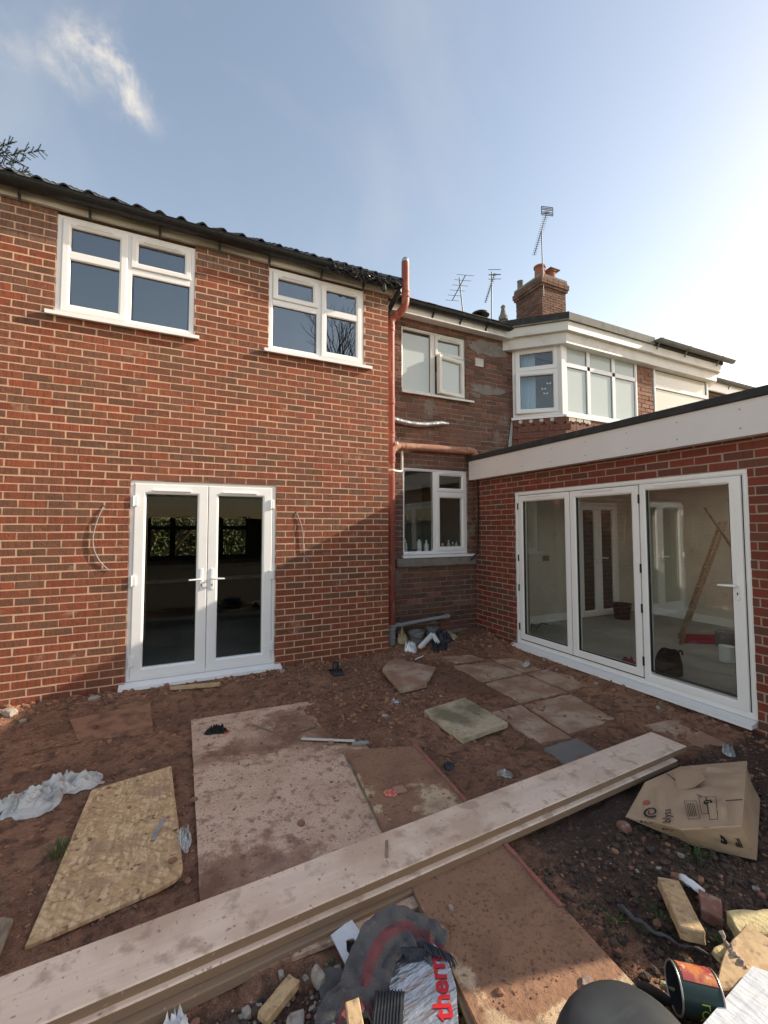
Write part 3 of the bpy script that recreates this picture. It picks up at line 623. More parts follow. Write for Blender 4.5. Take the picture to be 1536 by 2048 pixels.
ob('extract_vent', MB().sweep(4.297, 4.452, 4.235, 4.366, prof(.02, -.01, .022, .004)).box(4.31, 4.44, 4.24, 4.36, .0, .006)
   .box(4.312, 4.438, 4.275, 4.281, .004, .016).box(4.312, 4.438, 4.305, 4.311, .004, .016).box(4.312, 4.438, 4.335, 4.341, .004, .016), 'upvc_old', OLD, BBK)
ab = MB().sweep(3.603, 3.789, .162, .292, prof(.014, -.01, .008, .003))
for k in range(4): ab.box(3.615, 3.777, .175+k*.028, .189+k*.028, -.004, .004)
ob('air_brick', ab, 'mesh_brick', OLD, BBK)
for (a, b, c, d, s_) in ((4.14, 5.03, 4.40, 4.72, 3), (4.16, 4.95, 3.78, 3.98, 5), (3.55, 4.22, .03, .16, 9)):       # smeared render on the brickwork
    r = random.Random(s_); pts = []
    for k in range(26):
        t = 2*PI*k/26; pts.append(((a+b)/2+(b-a)/2*math.cos(t)*r.uniform(.7, 1), (c+d)/2+(d-c)/2*math.sin(t)*r.uniform(.6, 1)))
    ob('render_patch', MB().prism(pts, -.002, .0055), 'render_patch', OLD, BBK)
ob('room', MB().box(2.56, 5.0, 8.2, 8.3, .1, 4.9).box(2.545, 2.60, 5.8, 8.2, .1, 4.9).box(4.9, 5.0, 5.8, 8.2, .1, 4.9).box(2.56, 5.0, 5.78, 8.2, 2.62, 2.80).box(2.56, 5.0, 5.78, 8.2, 0, .1), 'plaster_white', OLD)
ob('kitchen_cupboard', MB().bbox(2.75, 3.6, 7.7, 8.1, 1.75, 2.5, .01).bbox(3.65, 4.6, 7.7, 8.1, 1.75, 2.5, .01), 'plaster_white', OLD)
ob('kitchen_units', MB().bbox(2.7, 4.7, 7.5, 8.15, .1, 1.05, .01), 'plaster_dark', OLD)
ob('fascia', MB().box(2.55, 5.0, 5.43, 5.475, 4.765, 4.905), 'upvc_old', OLD)
ob('soffit', MB().box(2.55, 5.0, 5.36, 5.503, 4.745, 4.762), 'upvc_old', OLD)
gutter(OLD, 2.60, 5.00, 5.37, 4.925, .055, [2.95, 3.45, 3.95, 4.45, 4.9])
P2 = math.radians(31.3)
oroof = ob('roof', MB().prism([(5.34, 4.93), (9.3, 4.93+3.96*math.tan(P2)), (13.2, 4.93), (13.2, 4.85), (9.3, 4.85+3.96*math.tan(P2)), (5.34, 4.88)], 2.62, 7.69)
    .tf(Matrix(((0, 0, 1, 0), (1, 0, 0, 0), (0, 1, 0, 0), (0, 0, 0, 1)))), 'roof_tile_old', OLD)
ft = MB().bbox(0, .165, 0, .27, -.006, .007, .003).mesh('roof_tile'); ft.materials.append(MATS['roof_tile_old'])
for row in range(3):
    for i in range(14):
        s = row*.11; x = 2.63+i*.170+(row % 2)*.08
        ob('roof_tile', ft, None, oroof, Matrix.Translation((x, 5.325+s*math.cos(P2), 4.955+s*math.sin(P2)+rr_.uniform(0, .006))) @ Matrix.Rotation(P2-.05+rr_.uniform(-.02, .02), 4, 'X'))
# chimney
CH = ob('chimney', MB().box(9.46, 10.40, 9.02, 10.05, 6.4, 8.95), 'mortar_old', OLD)
chF = basis((9.45, 9.01, 0), (1, 0, 0), (0, -1, 0)); chL = basis((9.45, 10.06, 0), (0, -1, 0), (-1, 0, 0))
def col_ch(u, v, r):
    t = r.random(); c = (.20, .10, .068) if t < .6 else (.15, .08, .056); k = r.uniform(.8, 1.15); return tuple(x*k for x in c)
def col_ch_shaded(u, v, r):  # left face of the chimney: shade painted in as darker brick colours
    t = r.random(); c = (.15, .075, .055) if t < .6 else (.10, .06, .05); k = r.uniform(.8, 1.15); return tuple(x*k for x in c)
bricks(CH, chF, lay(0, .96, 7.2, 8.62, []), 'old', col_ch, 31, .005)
bricks(CH, chL, lay(0, 1.05, 7.2, 8.62, []), 'old', col_ch_shaded, 32, .005)
for k, (o_, z0) in enumerate(((.045, 8.62), (.075, 8.695), (.075, 8.77), (.04, 8.85))):
    for (b0, ln, hd) in ((chF, .96, 0), (chL, 1.05, 1)):
        bb = b0 @ Matrix.Translation((0, 0, o_))
        bricks(CH, bb, lay(-o_, ln+o_, z0, z0+BH, []), 'old', col_ch if not hd else col_ch_shaded, 40+k+hd*7, .004)
    ob('corbel', MB().box(9.46-o_, 10.40+o_, 9.02-o_, 10.05+o_, z0, z0+.075), 'mortar_old', CH)
ob('flaunching', MB().prism([(9.42, 8.98), (10.44, 8.98), (10.44, 10.1), (9.42, 10.1)], 8.92, 8.99), 'render_patch', CH)
for (x, y, h, r) in ((9.66, 9.28, .44, .16), (10.08, 9.26, .38, .155)):
    ob('chimney_pot', MB().lathe([(r*1.05, 8.95), (r*.95, 9.0), (r*.90, 8.95+h*.85), (r*1.08, 8.95+h*.88), (r*1.08, 8.95+h), (r*.8, 8.95+h), (r*.7, 8.97)], 18, Matrix.Translation((x, y, 0))), 'terracotta', CH, None, 40)
ob('slate_cap', MB().bbox(9.90, 10.30, 9.08, 9.44, 9.335, 9.36, .005).tf(Matrix.Translation((0, 0, 0))), 'render_patch', CH)
ob('flue_terminal', MB().lathe([(.09, 8.95), (.09, 9.26), (.10, 9.28), (.06, 9.30)], 12, Matrix.Translation((9.35+.18, 9.95, -.02))), 'felt_grey', CH, None, 40)

# bay shared by the two houses
def offs(o): return [(5.05-o*1.4142, YB-.006), (5.61-.414*o, 4.95-o)]
def baywall(parent, pts, z0, z1, mat, name): return ob(name, MB().prism(pts, z0, z1), mat, parent)
CB = basis((5.05, YB, 0), (1, -1, 0), (-1, -1, 0)); BFR = basis((0, 4.95, 0), (1, 0, 0), (0, -1, 0))
CLEN = .79
BAY = window(OLD, CB, (.015, .765, 3.480, 4.640), [(1, .06, .72, 4.235, 4.60, [(.135, .645, 4.315, 4.525)]), (1, .06, .72, 3.52, 4.215, [(.135, .645, 3.60, 4.135)], math.radians(6))],
    sill=(-.01, .80, 3.435, 3.48, .05), bars=[(.06, .72, 4.213, 4.237)], pane='glass', wf=.01, label='side light of the bay with blue curtain')
ob('corner_post', MB().bbox(5.555, 5.655, 4.925, 5.02, 3.46, 4.66, .01), 'upvc', OLD)
window(OLD, BFR, (5.655, 7.460, 3.480, 4.650), [(0, 0, 0, 0, 0, [(5.71, 6.165, 3.54, 4.262)]), (0, 0, 0, 0, 0, [(6.245, 6.79, 3.54, 4.262)]), (0, 0, 0, 0, 0, [(6.87, 7.405, 3.54, 4.262)]),
    (0, 0, 0, 0, 0, [(5.71, 6.165, 4.34, 4.59)]), (0, 0, 0, 0, 0, [(6.245, 6.79, 4.34, 4.59)]), (0, 0, 0, 0, 0, [(6.87, 7.405, 4.34, 4.59)])],
    sill=(5.62, 7.46, 3.435, 3.48, .05), bars=[(6.167, 6.243, 3.53, 4.60), (6.792, 6.868, 3.53, 4.60), (5.70, 7.41, 4.264, 4.338)], pane='glass_frost', wf=.01, label='six-light front of the bay window')
ob('roller_blind', MB().box(5.70, 7.42, 5.06, 5.066, 3.45, 4.60), 'blind', OLD)
cu = MB()
for k in range(16):
    u = .12+k*.016; cu.add([(u, 3.5, -.12-.02*(k % 2)), (u+.016, 3.5, -.12-.02*((k+1) % 2)), (u+.016, 4.6, -.12-.02*((k+1) % 2)), (u, 4.6, -.12-.02*(k % 2))], [(0, 1, 2, 3)])
ob('curtain', cu, 'curtain', OLD, CB)
for (u, v, a) in ((.50, 3.92, .4), (.53, 3.84, -.5), (.58, 4.0, 1.2)):
    ob('butterfly_ornament', MB().add([(u, v, -.016), (u-.035, v+.03, -.016), (u-.03, v-.01, -.016), (u+.035, v+.028, -.018), (u+.03, v-.012, -.018)], [(0, 1, 2), (0, 4, 3)]), 'white_gloss', OLD, CB)
ob('bay_room', MB().box(5.1, 9.5, 8.2, 8.3, 2.8, 4.9).box(5.0, 10, 5.2, 8.2, 2.74, 2.80).box(7.66, 7.72, 5.2, 8.2, 2.8, 4.7), 'plaster_white', OLD)
# hung tiles of the apron
baywall(OLD, [(5.05, YB), (5.60, 4.965), (7.69, 4.965), (7.69, YB)], 2.60, 3.434, 'tile_hung', 'apron')
ht = MB().bbox(-.08, .08, -.10, .0, 0, .014, .003).mesh('hung_tile'); ht.materials.append(MATS['tile_hung'])
sct = MB().prism([(-.08, 0)]+[(.08*math.cos(PI+PI*k/8), -.05+.06*math.sin(PI+PI*k/8)) for k in range(9)]+[(.08, 0)], 0, .016).mesh('hung_tile'); sct.materials.append(MATS['tile_hung'])
for (b0, u0, n) in ((CB, .09, 5), (BFR, 5.70, 8)):
    ob('mortar_fillet', MB().box(u0-.07, u0+n*.162-.09, 3.378, 3.392, .012, .024) if n == 8 else MB().box(u0-.06, u0+n*.162-.12, 3.378, 3.388, .012, .022), 'lime_flash', OLD, b0)
    for row in range(5):
        for i in range(n):
            ob('hung_tile', sct if row == 0 else ht, None, OLD, b0 @ Matrix.Translation((u0+i*.162+(row % 2)*.08, 3.425-row*.105 + (0 if row else .0), .020-row*.001)) @ Matrix.Rotation(.06, 4, 'X'))
for i in range(7): ob('lime_flashing', MB().lathe([(.001, .012), (.03, .010), (.034, 0)], 9, Matrix.Rotation(0, 4, 'X')), 'lime_flash', OLD, CB @ Matrix.Translation((.13+i*.162, 3.395, .036))) if i < 4 else ob('lime_flashing', MB().prism([(k*.03+rr_.uniform(-.01, .01), rr_.uniform(-.03, .0)) for k in range(6)]+[(.15, .05), (0, .05)], 0, .008), 'lime_flash', OLD, BFR @ Matrix.Translation((5.68+(i-4)*.17, 3.38, .037)))
def stepfascia(parent, right, mats, mirror=False):
    for nm, o_, z0, z1, mt in mats:
        a = offs(o_); pts = a+right(o_)
        ob(nm, MB().prism(pts, z0, z1), mt, parent)
stepfascia(OLD, lambda o: [(7.655, 4.95-o), (7.655, YB-.006)], (('bay_fascia', .13, 4.585, 4.760, 'upvc_old'), ('bay_cornice', .20, 4.762, 4.905, 'upvc_old'), ('bay_roof', .235, 4.907, 5.030, 'felt_grey')))
a0, a1 = offs(.238)
ob('drip_edge', MB().add([(a0[0], a0[1], 4.93), (a1[0], a1[1], 4.93), (a1[0], a1[1], 5.036), (a0[0], a0[1], 5.036)], [(0, 1, 2, 3)]), 'felt', OLD)
ob('lead_flashing', MB().add([(5.02, 5.500, 3.43), (5.045, 5.49, 3.43), (5.01, 5.49, 2.95), (4.93, 5.497, 2.9), (4.96, 5.497, 3.1)], [(0, 1, 2, 3, 4)]), 'lead', OLD)
ob('finial', MB().lathe([(.11, 7.05), (.07, 7.3), (.07, 7.55), (.13, 7.58), (.13, 7.66), (.09, 7.72), (.05, 7.9), (.07, 7.95), (.03, 8.0)], 12, Matrix.Translation((8.08, 9.1, -.22))), 'felt_grey', OLD, None, 40)

NB = thing('neighbouring_house', 'neighbouring house on the far right with cream upstairs window and gutter', 'house', (9, YB+.1, 0))
ob('wall', MB().box(10.30, 14.5, 5.516, 5.8, 2.0, 4.70), 'mortar_old', NB)
ob('pier', MB().box(7.695, 7.93, 4.962, 5.5, 2.6, 4.58), 'mortar_old', NB)
def col_pier(u, v, r):
    t = r.random(); c = (.34, .17, .115) if t < .7 else (.26, .125, .085); k = r.uniform(.85, 1.15); return tuple(x*k for x in c)
bricks(NB, BFR, lay(7.465, 7.925, 3.3, 4.58, []), 'old', col_pier, 51, .004)
ob('pier', MB().box(7.462, 7.69, 4.957, 5.4, 2.6, 4.58), 'mortar_old', OLD)
bricks(NB, BBK, lay(10.62, 11.9, 4.0, 4.66, []), 'old', col_ch_shaded, 52, .004)
window(NB, BFR, (7.945, 9.690, 3.40, 4.640), [(0, 0, 0, 0, 0, [(8.0, 9.63, 3.46, 4.235)]), (0, 0, 0, 0, 0, [(8.0, 9.63, 4.31, 4.58)])], bars=[(7.99, 9.64, 4.237, 4.308)], pane='glass_painted_sky', wf=.01, old=False)
ob('roller_blind', MB().box(7.97, 9.66, 5.05, 5.056, 3.42, 4.60), 'painted_sky_cream', NB)  # pale panel added behind the glass to stand in for reflected sky
ob('bay_side', MB().add([(9.70, 4.955, 3.3), (10.28, 5.51, 3.3), (10.28, 5.51, 4.6), (9.70, 4.955, 4.6)], [(0, 1, 2, 3)]), 'upvc', NB)
def nbr(o): return [(7.660, YB-.006), (7.660, 4.95-o), (9.72+.414*o, 4.95-o), (10.28+1.414*o, YB-.006)]
for nm, o_, z0, z1, mt in (('bay_fascia', .125, 4.585, 4.755, 'upvc_old'), ('bay_cornice', .195, 4.757, 4.900, 'upvc_old'), ('bay_roof', .23, 4.903, 4.985, 'felt')):
    ob(nm, MB().prism(nbr(o_), z0, z1), mt, NB)
gutter(NB, 7.64, 10.05, 4.665, 4.985, .055, [7.72, 8.55, 9.6], 'felt_grey')
ob('fascia', MB().box(10.42, 14.5, 5.40, 5.44, 4.70, 4.92), 'upvc', NB)
gutter(NB, 10.42, 14.5, 5.34, 4.955, .055, [11.4, 12.6], 'felt_grey')
window(NB, BBK, (11.95, 13.4, 3.4, 4.62), [(0, 0, 0, 0, 0, [(12.02, 13.33, 3.47, 4.55)])], pane='glass', wf=.0)
ob('roof', MB().prism([(5.34, 4.96), (9.3, 4.93+3.96*math.tan(P2)), (13.2, 4.93), (13.2, 4.85), (5.34, 4.93)], 7.70, 14.6)
    .tf(Matrix(((0, 0, 1, 0), (1, 0, 0, 0), (0, 1, 0, 0), (0, 0, 0, 1)))), 'roof_tile_old', NB)

# ================================================================== right: single-storey flat-roofed extension
FR = thing('flat_roof_extension', 'single-storey red brick extension on the right with flat roof and bifold doors', 'extension', (6, 3, 0))
YF = .52
BD = (-4.625, -1.905, .055, 2.148)
wallbody('wall', BRT, -5.50, -YF, -.1, 2.60, [BD], .25, 'mortar_red', FR)
bricks(FR, BRT, lay(-5.50, -YF, -.025, 2.395, [BD], uoff=.05), 'red', col_red, 61)
ob('end_wall', MB().box(XR+.252, 8.3, YF, YF+.25, -.1, 2.6).box(8.05, 8.3, YF+.25, 5.5, -.1, 2.6), 'mortar_red', FR)
m = MB().box(4.12, 4.15, YF-.12, 5.470, 2.392, 2.682).box(4.15, 8.4, YF-.12, YF-.09, 2.392, 2.682)
ob('fascia', m, 'fascia_grey', FR)
ob('soffit', MB().box(4.15, 4.25, YF-.09, 5.47, 2.396, 2.404).box(4.25, 8.3, YF-.09, YF, 2.396, 2.404), 'fascia_grey', FR)
wallbody('roof', Matrix.Identity(4), 4.152, 8.38, YF-.088, 5.50, [(5.6, 7.2, 2.0, 4.2)], -2.60, 'felt', FR, 2.70)
RL = ob('added_skylight', MB().sweep(5.6, 7.2, 2.0, 4.2, [(0, 2.43), (0, 2.76), (.05, 2.76), (.05, 2.43)]), 'upvc', FR)  # invented skylight, out of view, added to brighten the room below
ob('pane', MB().add([(5.64, 2.04, 2.74), (7.16, 2.04, 2.74), (7.16, 4.16, 2.74), (5.64, 4.16, 2.74)], [(0, 1, 2, 3)]), 'opal', RL)
ob('roof_trim', MB().bbox(4.095, 4.17, YF-.14, 5.480, 2.684, 2.757, .006).bbox(4.171, 8.42, YF-.14, YF-.06, 2.684, 2.757, .006), 'felt', FR)
sf = MB()
for k in range(10):
    for v in (2.46, 2.615): sf.lathe([(.0001, .003), (.006, .002), (.007, 0)], 8, Matrix.Translation((4.119, .9+k*.49, v)) @ Matrix.Rotation(-PI/2, 4, 'Y'))
ob('fascia_screws', sf, 'pipe_grey', FR)
# bifold doors
wf = -.015
BI = ob('bifold_door', MB().sweep(-4.625, -1.905, .105, 2.148, prof(.052, wf-.07, wf, .004)), 'upvc', FR, BRT)
ob('threshold', MB().add([(-4.685, .055, -.07), (-1.915, .055, -.07), (-1.915, .108, -.07), (-4.685, .108, -.07), (-4.685, .055, .075), (-1.915, .055, .075), (-1.915, .082, .075), (-4.685, .082, .075)],
    [(0, 1, 2, 3), (4, 7, 6, 5), (0, 4, 5, 1), (3, 2, 6, 7), (0, 3, 7, 4), (1, 5, 6, 2)]).box(-4.684, -1.916, .050, .062, .06, .078), 'upvc', BI, BRT)
ob('seal', MB().sweep(-4.575, -1.955, .155, 2.100, [(0, wf-.05), (0, wf-.012), (.02, wf-.012), (.02, wf-.05)]), 'black_plastic', BI, BRT)
for (a, b, ga, gb) in ((-4.553, -3.706, -4.472, -3.760), (-3.694, -2.850, -3.612, -2.905), (-2.836, -1.962, -2.772, -2.047)):
    ob('door_leaf', MB().sweep(a, b, .172, 2.090, prof(ga-a-.001, wf-.055, wf+.010, .003)) if b < -2 else MB().sweep(a, b, .160, 2.094, prof(.064, wf-.055, wf+.010, .003)).bbox(gb, b-.002, .17, 2.085, wf-.05, wf+.0085, .003), 'upvc', BI, BRT)
    ob('pane', MB().box(ga-.008, gb+.008, .243, 2.052, wf-.028, wf-.022), 'glass', BI, BRT)
    ob('glazing_gasket', MB().sweep(ga-.001, gb+.001, .250, 2.046, [(0, wf-.022), (0, wf+.004), (.009, wf-.002), (.009, wf-.022)]), 'black_plastic', BI, BRT)
    ob('trickle_vent', MB().bbox(ga+.08, gb-.22, 2.058, 2.070, wf+.008, wf+.016, .002), 'fascia_grey', BI, BRT)
lever(BI, BRT, -2.008, 1.173, wf+.008, -1)
for u in (-4.565, -2.843):
    for v in (1.95, 1.25, .85, .33): ob('hinge', MB().bbox(u-.011, u+.011, v-.045, v+.045, wf-.02, wf+.015, .003), 'black_plastic', BI, BRT)
# its room
ob('room_floor', MB().box(4.505, 8.05, YF+.25, 5.46, -.05, .10), 'screed', FR)
ob('room_wall', MB().box(4.5, 7.9, 5.40, 5.46, .1, 2.5).box(7.9, 8.04, YF+.25, 5.46, .1, 2.5).box(4.505, 7.9, YF+.252, YF+.30, .1, 2.5).box(4.501, 4.52, 4.64, 5.40, .1, 2.5).box(4.501, 4.52, YF+.3, 1.89, .1, 2.5), 'plaster_cream', FR)
wallbody('room_ceiling', Matrix.Identity(4), 4.505, 8.04, YF+.25, 5.46, [(5.6, 7.2, 2.0, 4.2)], -2.42, 'plaster_white', FR, 2.46)
ob('skirting', MB().box(7.88, 7.90, YF+.3, 5.38, .1, .22).box(4.53, 6.28, 5.38, 5.40, .1, .22), 'upvc', FR)
BI2 = basis((0, 5.398, 0), (1, 0, 0), (0, -1, 0))
ID = ob('inner_french_door', MB().sweep(6.33, 7.38, .102, 2.11, prof(.06, .0, .05)), 'upvc', FR, BI2)
for (a, b) in ((6.385, 6.850), (6.855, 7.325)):
    ob('door_leaf', MB().sweep(a, b, .12, 2.06, prof(.09, .005, .06)), 'upvc', ID, BI2)
    ob('pane', MB().box(a+.085, b-.085, .205, 1.975, .015, .02), 'rubber', ID, BI2)
lever(ID, BI2, 6.80, 1.12, .06, -1); lever(ID, BI2, 6.90, 1.12, .06, 1)
ob('window_board', MB().bbox(4.55, 5.05, 5.20, 5.399, 1.24, 1.27, .006), 'upvc', FR)
for (y, z) in ((3.5, .56), (5.37, 1.15)):
    ob('socket', MB().bbox(7.885, 7.899, y-.07, y+.07, z-.045, z+.045, .003) if y < 5 else MB().bbox(5.55, 5.69, 5.385, 5.399, z-.045, z+.045, .003), 'wood_old', FR)

# ================================================================== pipes, cables and small things on the walls
def arc(p0, p1, p2, n=6):
    p0, p1, p2 = map(Vector, (p0, p1, p2)); return [tuple(p0*(1-t)**2+p1*2*t*(1-t)+p2*t*t) for t in [k/n for k in range(n+1)]]
def collar(parent, p, d, r, l, mat):
    p = Vector(p); d = Vector(d).normalized(); h = d*l/2
    return ob('collar', MB().tube([p-h*1.0, p-h*.9, p-h*.5, p-h*.4, p+h*.4, p+h*.5, p+h*.9, p+h], [r*.99, r+.008, r+.008, r+.004, r+.004, r+.008, r+.008, r*.99], 20), mat, parent, None, 40)
PX, PY = 2.713, 5.355
SP = thing('soil_pipe', 'tall peeling red soil pipe in the corner rising above the eaves', 'pipe', (PX, PY, .1))
path = [(PX, PY, .30), (PX, PY, 2.0), (PX, PY, 4.50)]+arc((PX, PY, 4.53), (PX, PY, 4.60), (PX+.06, PY-.03, 4.64))+arc((PX+.12, PY-.07, 4.69), (2.887, 5.235, 4.76), (2.887, 5.235, 4.86))+[(2.887, 5.235, 5.40)]
ob('pipe', MB().tube(path, .055, 20), 'pipe_red', SP, None, 40)
ob('pipe_foot', MB().tube([(PX, PY, -.05), (PX, PY, .31)], .054, 20), 'pipe_grey', SP, None, 40)
ob('vent_cap', MB().tube([(2.887, 5.235, 5.395), (2.887, 5.235, 5.44), (2.887, 5.235, 5.465)], [.050, .050, .03], 16), 'foil', SP, None, 40)
for z in (4.46, 3.42, 2.95, 2.60, 1.72, .70): collar(SP, (PX, PY, z), (0, 0, 1), .055, .09, 'pipe_red')
collar(SP, (2.887, 5.235, 4.93), (0, 0, 1), .055, .10, 'pipe_red'); collar(SP, (PX, PY, .315), (0, 0, 1), .055, .07, 'pipe_grey')
ob('wall_clip', MB().tube([(PX+.05, PY, .70), (PX+.11, PY+.03, .70), (PX+.11, 5.50, .70)], .012, 8), 'pipe_red', SP)
ob('branch', MB().tube(arc((PX, PY, 2.66), (PX+.02, PY, 2.80), (PX+.16, 5.41, 2.815))+[(3.3, 5.42, 2.828), (4.10, 5.42, 2.842)]+arc((4.12, 5.42, 2.842), (4.20, 5.42, 2.842), (4.21, 5.42, 2.76)), .054, 18), 'pipe_rust', SP, None, 40)
for x in (2.93, 4.06): collar(SP, (x, 5.418, 2.815+(x-2.9)*.022), (1, 0, .02), .054, .09, 'pipe_rust')
ob('inspection_boss', MB().tube([(PX+.05, PY-.04, 2.83), (PX+.075, PY-.065, 2.83)], .022, 14), 'pipe_white', SP)
OP = thing('overflow_pipe', 'short cream overflow pipe bending into the red soil pipe', 'pipe', (2.9, 5.45, 2.5))
ob('pipe', MB().tube([(2.93, 5.44, 2.76), (2.93, 5.44, 2.52)]+arc((2.93, 5.44, 2.5), (2.93, 5.44, 2.455), (2.88, 5.42, 2.455))+[(PX+.05, PY+.02, 2.455)], .019, 12), 'pipe_white', OP, None, 40)
ob('strap', MB().tube([(PX, PY, 2.443), (PX, PY, 2.470)], .060, 20), 'pipe_white', OP, None, 40)
fd = []; r9 = random.Random(9); rad = []
for k in range(46):
    t = k/45; fd.append((2.70+1.02*t, 5.435, 3.215-.055*math.sin(PI*min(1, t*1.15))+.01*t)); rad.append((.040+r9.uniform(-.004, .004)+(.002 if k % 2 else -.002))*(1 if t < .93 else .75))
tag(ob('foil_duct', MB().tube(fd, rad, 16), 'foil', None, None, 50), 'crinkled silver foil duct lying along the wall under the bathroom window', 'duct')
WP = thing('waste_pipe', 'thin grey waste pipe running low along the old back wall', 'pipe', (3.2, 5.42, .3))
ob('pipe', MB().tube([(PX+.05, PY+.02, .315), (3.2, 5.42, .338), (3.66, 5.42, .362)]+arc((3.66, 5.42, .362), (3.70, 5.42, .364), (3.70, 5.50, .366)), .026, 14), 'pipe_grey', WP, None, 40)
for x, z in ((2.83, .32), (3.66, .362)): collar(WP, (x, 5.40 if x < 3 else 5.42, z), (1, 0, .04), .026, .07, 'pipe_grey')
tag(ob('black_cable', MB().tube([(4.225, 5.40, 2.39), (4.222, 5.40, 2.3), (4.225, 5.39, 1.9), (4.215, 5.40, 1.5), (4.22, 5.40, 1.36), (4.20, 5.41, 1.26), (4.15, 5.44, 1.19), (4.12, 5.49, 1.15)], .016, 10), 'black_plastic', None, None, 50), 'black cable dropping down the inner corner beside the kitchen window', 'cable')
for lab, pts in (('loose grey wire hanging from the brickwork left of the french doors', [(-.611, 1.875), (-.66, 1.74), (-.692, 1.57), (-.68, 1.45), (-.62, 1.32), (-.551, 1.250)]),
                 ('loose grey wire hanging from the brickwork right of the french doors', [(1.318, 1.844), (1.37, 1.74), (1.404, 1.584), (1.405, 1.45), (1.417, 1.355), (1.482, 1.249)])):
    P = [(u, YL-.008-.008*math.sin(PI*k/5), v) for k, (u, v) in enumerate(pts)]; P = [(pts[0][0], YL+.02, pts[0][1]+.004)]+P
    Q = []
    for a, b, c in zip(P[:-2], P[1:-1], P[2:]): Q += arc([(x+y)/2 for x, y in zip(a, b)], b, [(x+y)/2 for x, y in zip(b, c)], 4)[:-1]
    t = thing('wire', lab, 'wire', (pts[0][0], YL-.02, pts[0][1]))
    ob('cable', MB().tube([P[0]]+Q+[P[-1]], .0055, 8), 'pipe_grey', t, None, 60)
    ob('bare_core', MB().tube([P[-1], (P[-1][0]+.02, P[-1][1]-.01, P[-1][2]-.02)], .002, 6), 'pipe_rust', t)
    ob('hole', MB().tube([(pts[0][0], YL-.0005, pts[0][1]), (pts[0][0], YL-.004, pts[0][1])], .011, 10), 'black_plastic', t)
cb = MB(); rc = random.Random(12)
for k in range(9):
    z0 = 4.83+rc.uniform(-.03, .03); y0 = 4.90+rc.uniform(-.02, .02); x0 = 1.64+rc.uniform(-.05, .1); x1 = 2.62+rc.uniform(-.15, .02); P = []
    for i in range(30):
        t = i/29; P.append((x0+(x1-x0)*t+.02*math.sin(t*19+k), y0+.02*math.sin(t*23+k*2), z0+.028*math.sin(t*(20+k)+k)-.03*math.sin(PI*t)+.02*t))
    cb.tube(P, .008, 6)
for k in range(12):
    x = 1.7+k*.075+rc.uniform(-.02, .02); cb.tube([(x+.01*math.sin(q), 4.895+.05*math.cos(q*2*PI/10), 4.835+.055*math.sin(q*2*PI/10)) for q in range(11)], .006, 6)
tag(ob('cable_bundle', cb, 'black_plastic', None, None, 50), 'tangled bundle of black cables tied along the gutter end', 'cables')
cm = thing('wall_sensor', 'small black cylindrical sensor hanging under the gutter end', 'sensor', (2.40, 4.93, 4.76))
ob('body', MB().tube([(2.40, 4.93, 4.835), (2.40, 4.93, 4.825), (2.40, 4.93, 4.725), (2.40, 4.93, 4.712)], [.022, .034, .034, .026], 16), 'rubber', cm, None, 40)
ob('bracket', MB().tube([(2.40, 4.93, 4.83), (2.41, 4.99, 4.85), (2.41, 5.045, 4.85)], .009, 8), 'black_plastic', cm)
tag(ob('downpipe_bend', MB().tube([(2.64, 4.975, 4.86), (2.655, 4.98, 4.80), (2.61, 5.10, 4.68), (2.60, 5.2, 4.62), (2.60, 5.28, 4.52)], .035, 12), 'black_plastic', None, None, 40), 'black rainwater elbow under the gutter end at the house corner', 'pipe')
# aerials and vent on the roofs
def aerial(lab, base, top, boom0, boom1, n, el, reflector=0, loop=False):
    t = thing('tv_aerial', lab, 'aerial', base, 'television aerials on the roofs')
    ob('mast', MB().tube([base, top], .016, 8), 'aerial', t); b0, b1 = Vector(boom0), Vector(boom1)
    ob('boom', MB().tube([b0, b1], .012, 6), 'aerial', t)
    d = (b1-b0); e = MB(); side = Vector((.95, -.3, 0)).normalized()
    for k in range(n):
        p = b0+d*(k/(n-1)); L = el*(1-.25*k/n); e.tube([p-side*L/2, p+side*L/2], .0055, 5)
    ob('elements', e, 'aerial', t)
    if reflector:
        r = MB()
        for s in (-1, 1):
            for q in (-.5, 0, .5):
                c = b0+Vector((0, 0, s*reflector*.45+q*.09)); r.tube([c-side*reflector, c+side*reflector], .012, 5)
        for s in (-1, 1): r.tube([b0+side*s*reflector+Vector((0, 0, -reflector*.6)), b0+side*s*reflector+Vector((0, 0, reflector*.6))], .012, 5)
        ob('reflector', r, 'aerial', t)
    return t
aerial('tall television aerial strapped to the chimney stack', (9.476, 8.98, 8.3), (9.45, 8.98, 10.25), (9.66, 8.95, 10.88), (9.22, 9.05, 9.50), 22, .17, .18)
aerial('squat television aerial leftmost above the roof', (6.69, 9.0, 6.9), (6.55, 9.0, 8.12), (6.56, 8.75, 8.05), (6.50, 9.25, 7.62), 6, .46)
ta_ = aerial('slim television aerial between the other two', (7.58, 9.0, 6.9), (7.62, 9.0, 8.55), (7.63, 8.9, 8.45), (7.47, 9.1, 7.72), 16, .11)
ob('head_elements', MB().tube([(7.46, 8.95, 8.54), (7.80, 8.85, 8.58)], .008, 5).tube([(7.47, 8.95, 8.40), (7.79, 8.85, 8.44)], .014, 5).tube([(7.46, 8.95, 8.28), (7.80, 8.85, 8.32)], .008, 5), 'aerial', ta_)
tag(ob('mushroom_vent', MB().lathe([(.07, 6.9), (.07, 7.22), (.06, 7.24), (.24, 7.25), (.23, 7.30), (.12, 7.36), (.001, 7.38)], 18, Matrix.Translation((7.21, 9.0, 0))), 'black_plastic', None, None, 40), 'black mushroom flue cap poking over the roof edge', 'vent')

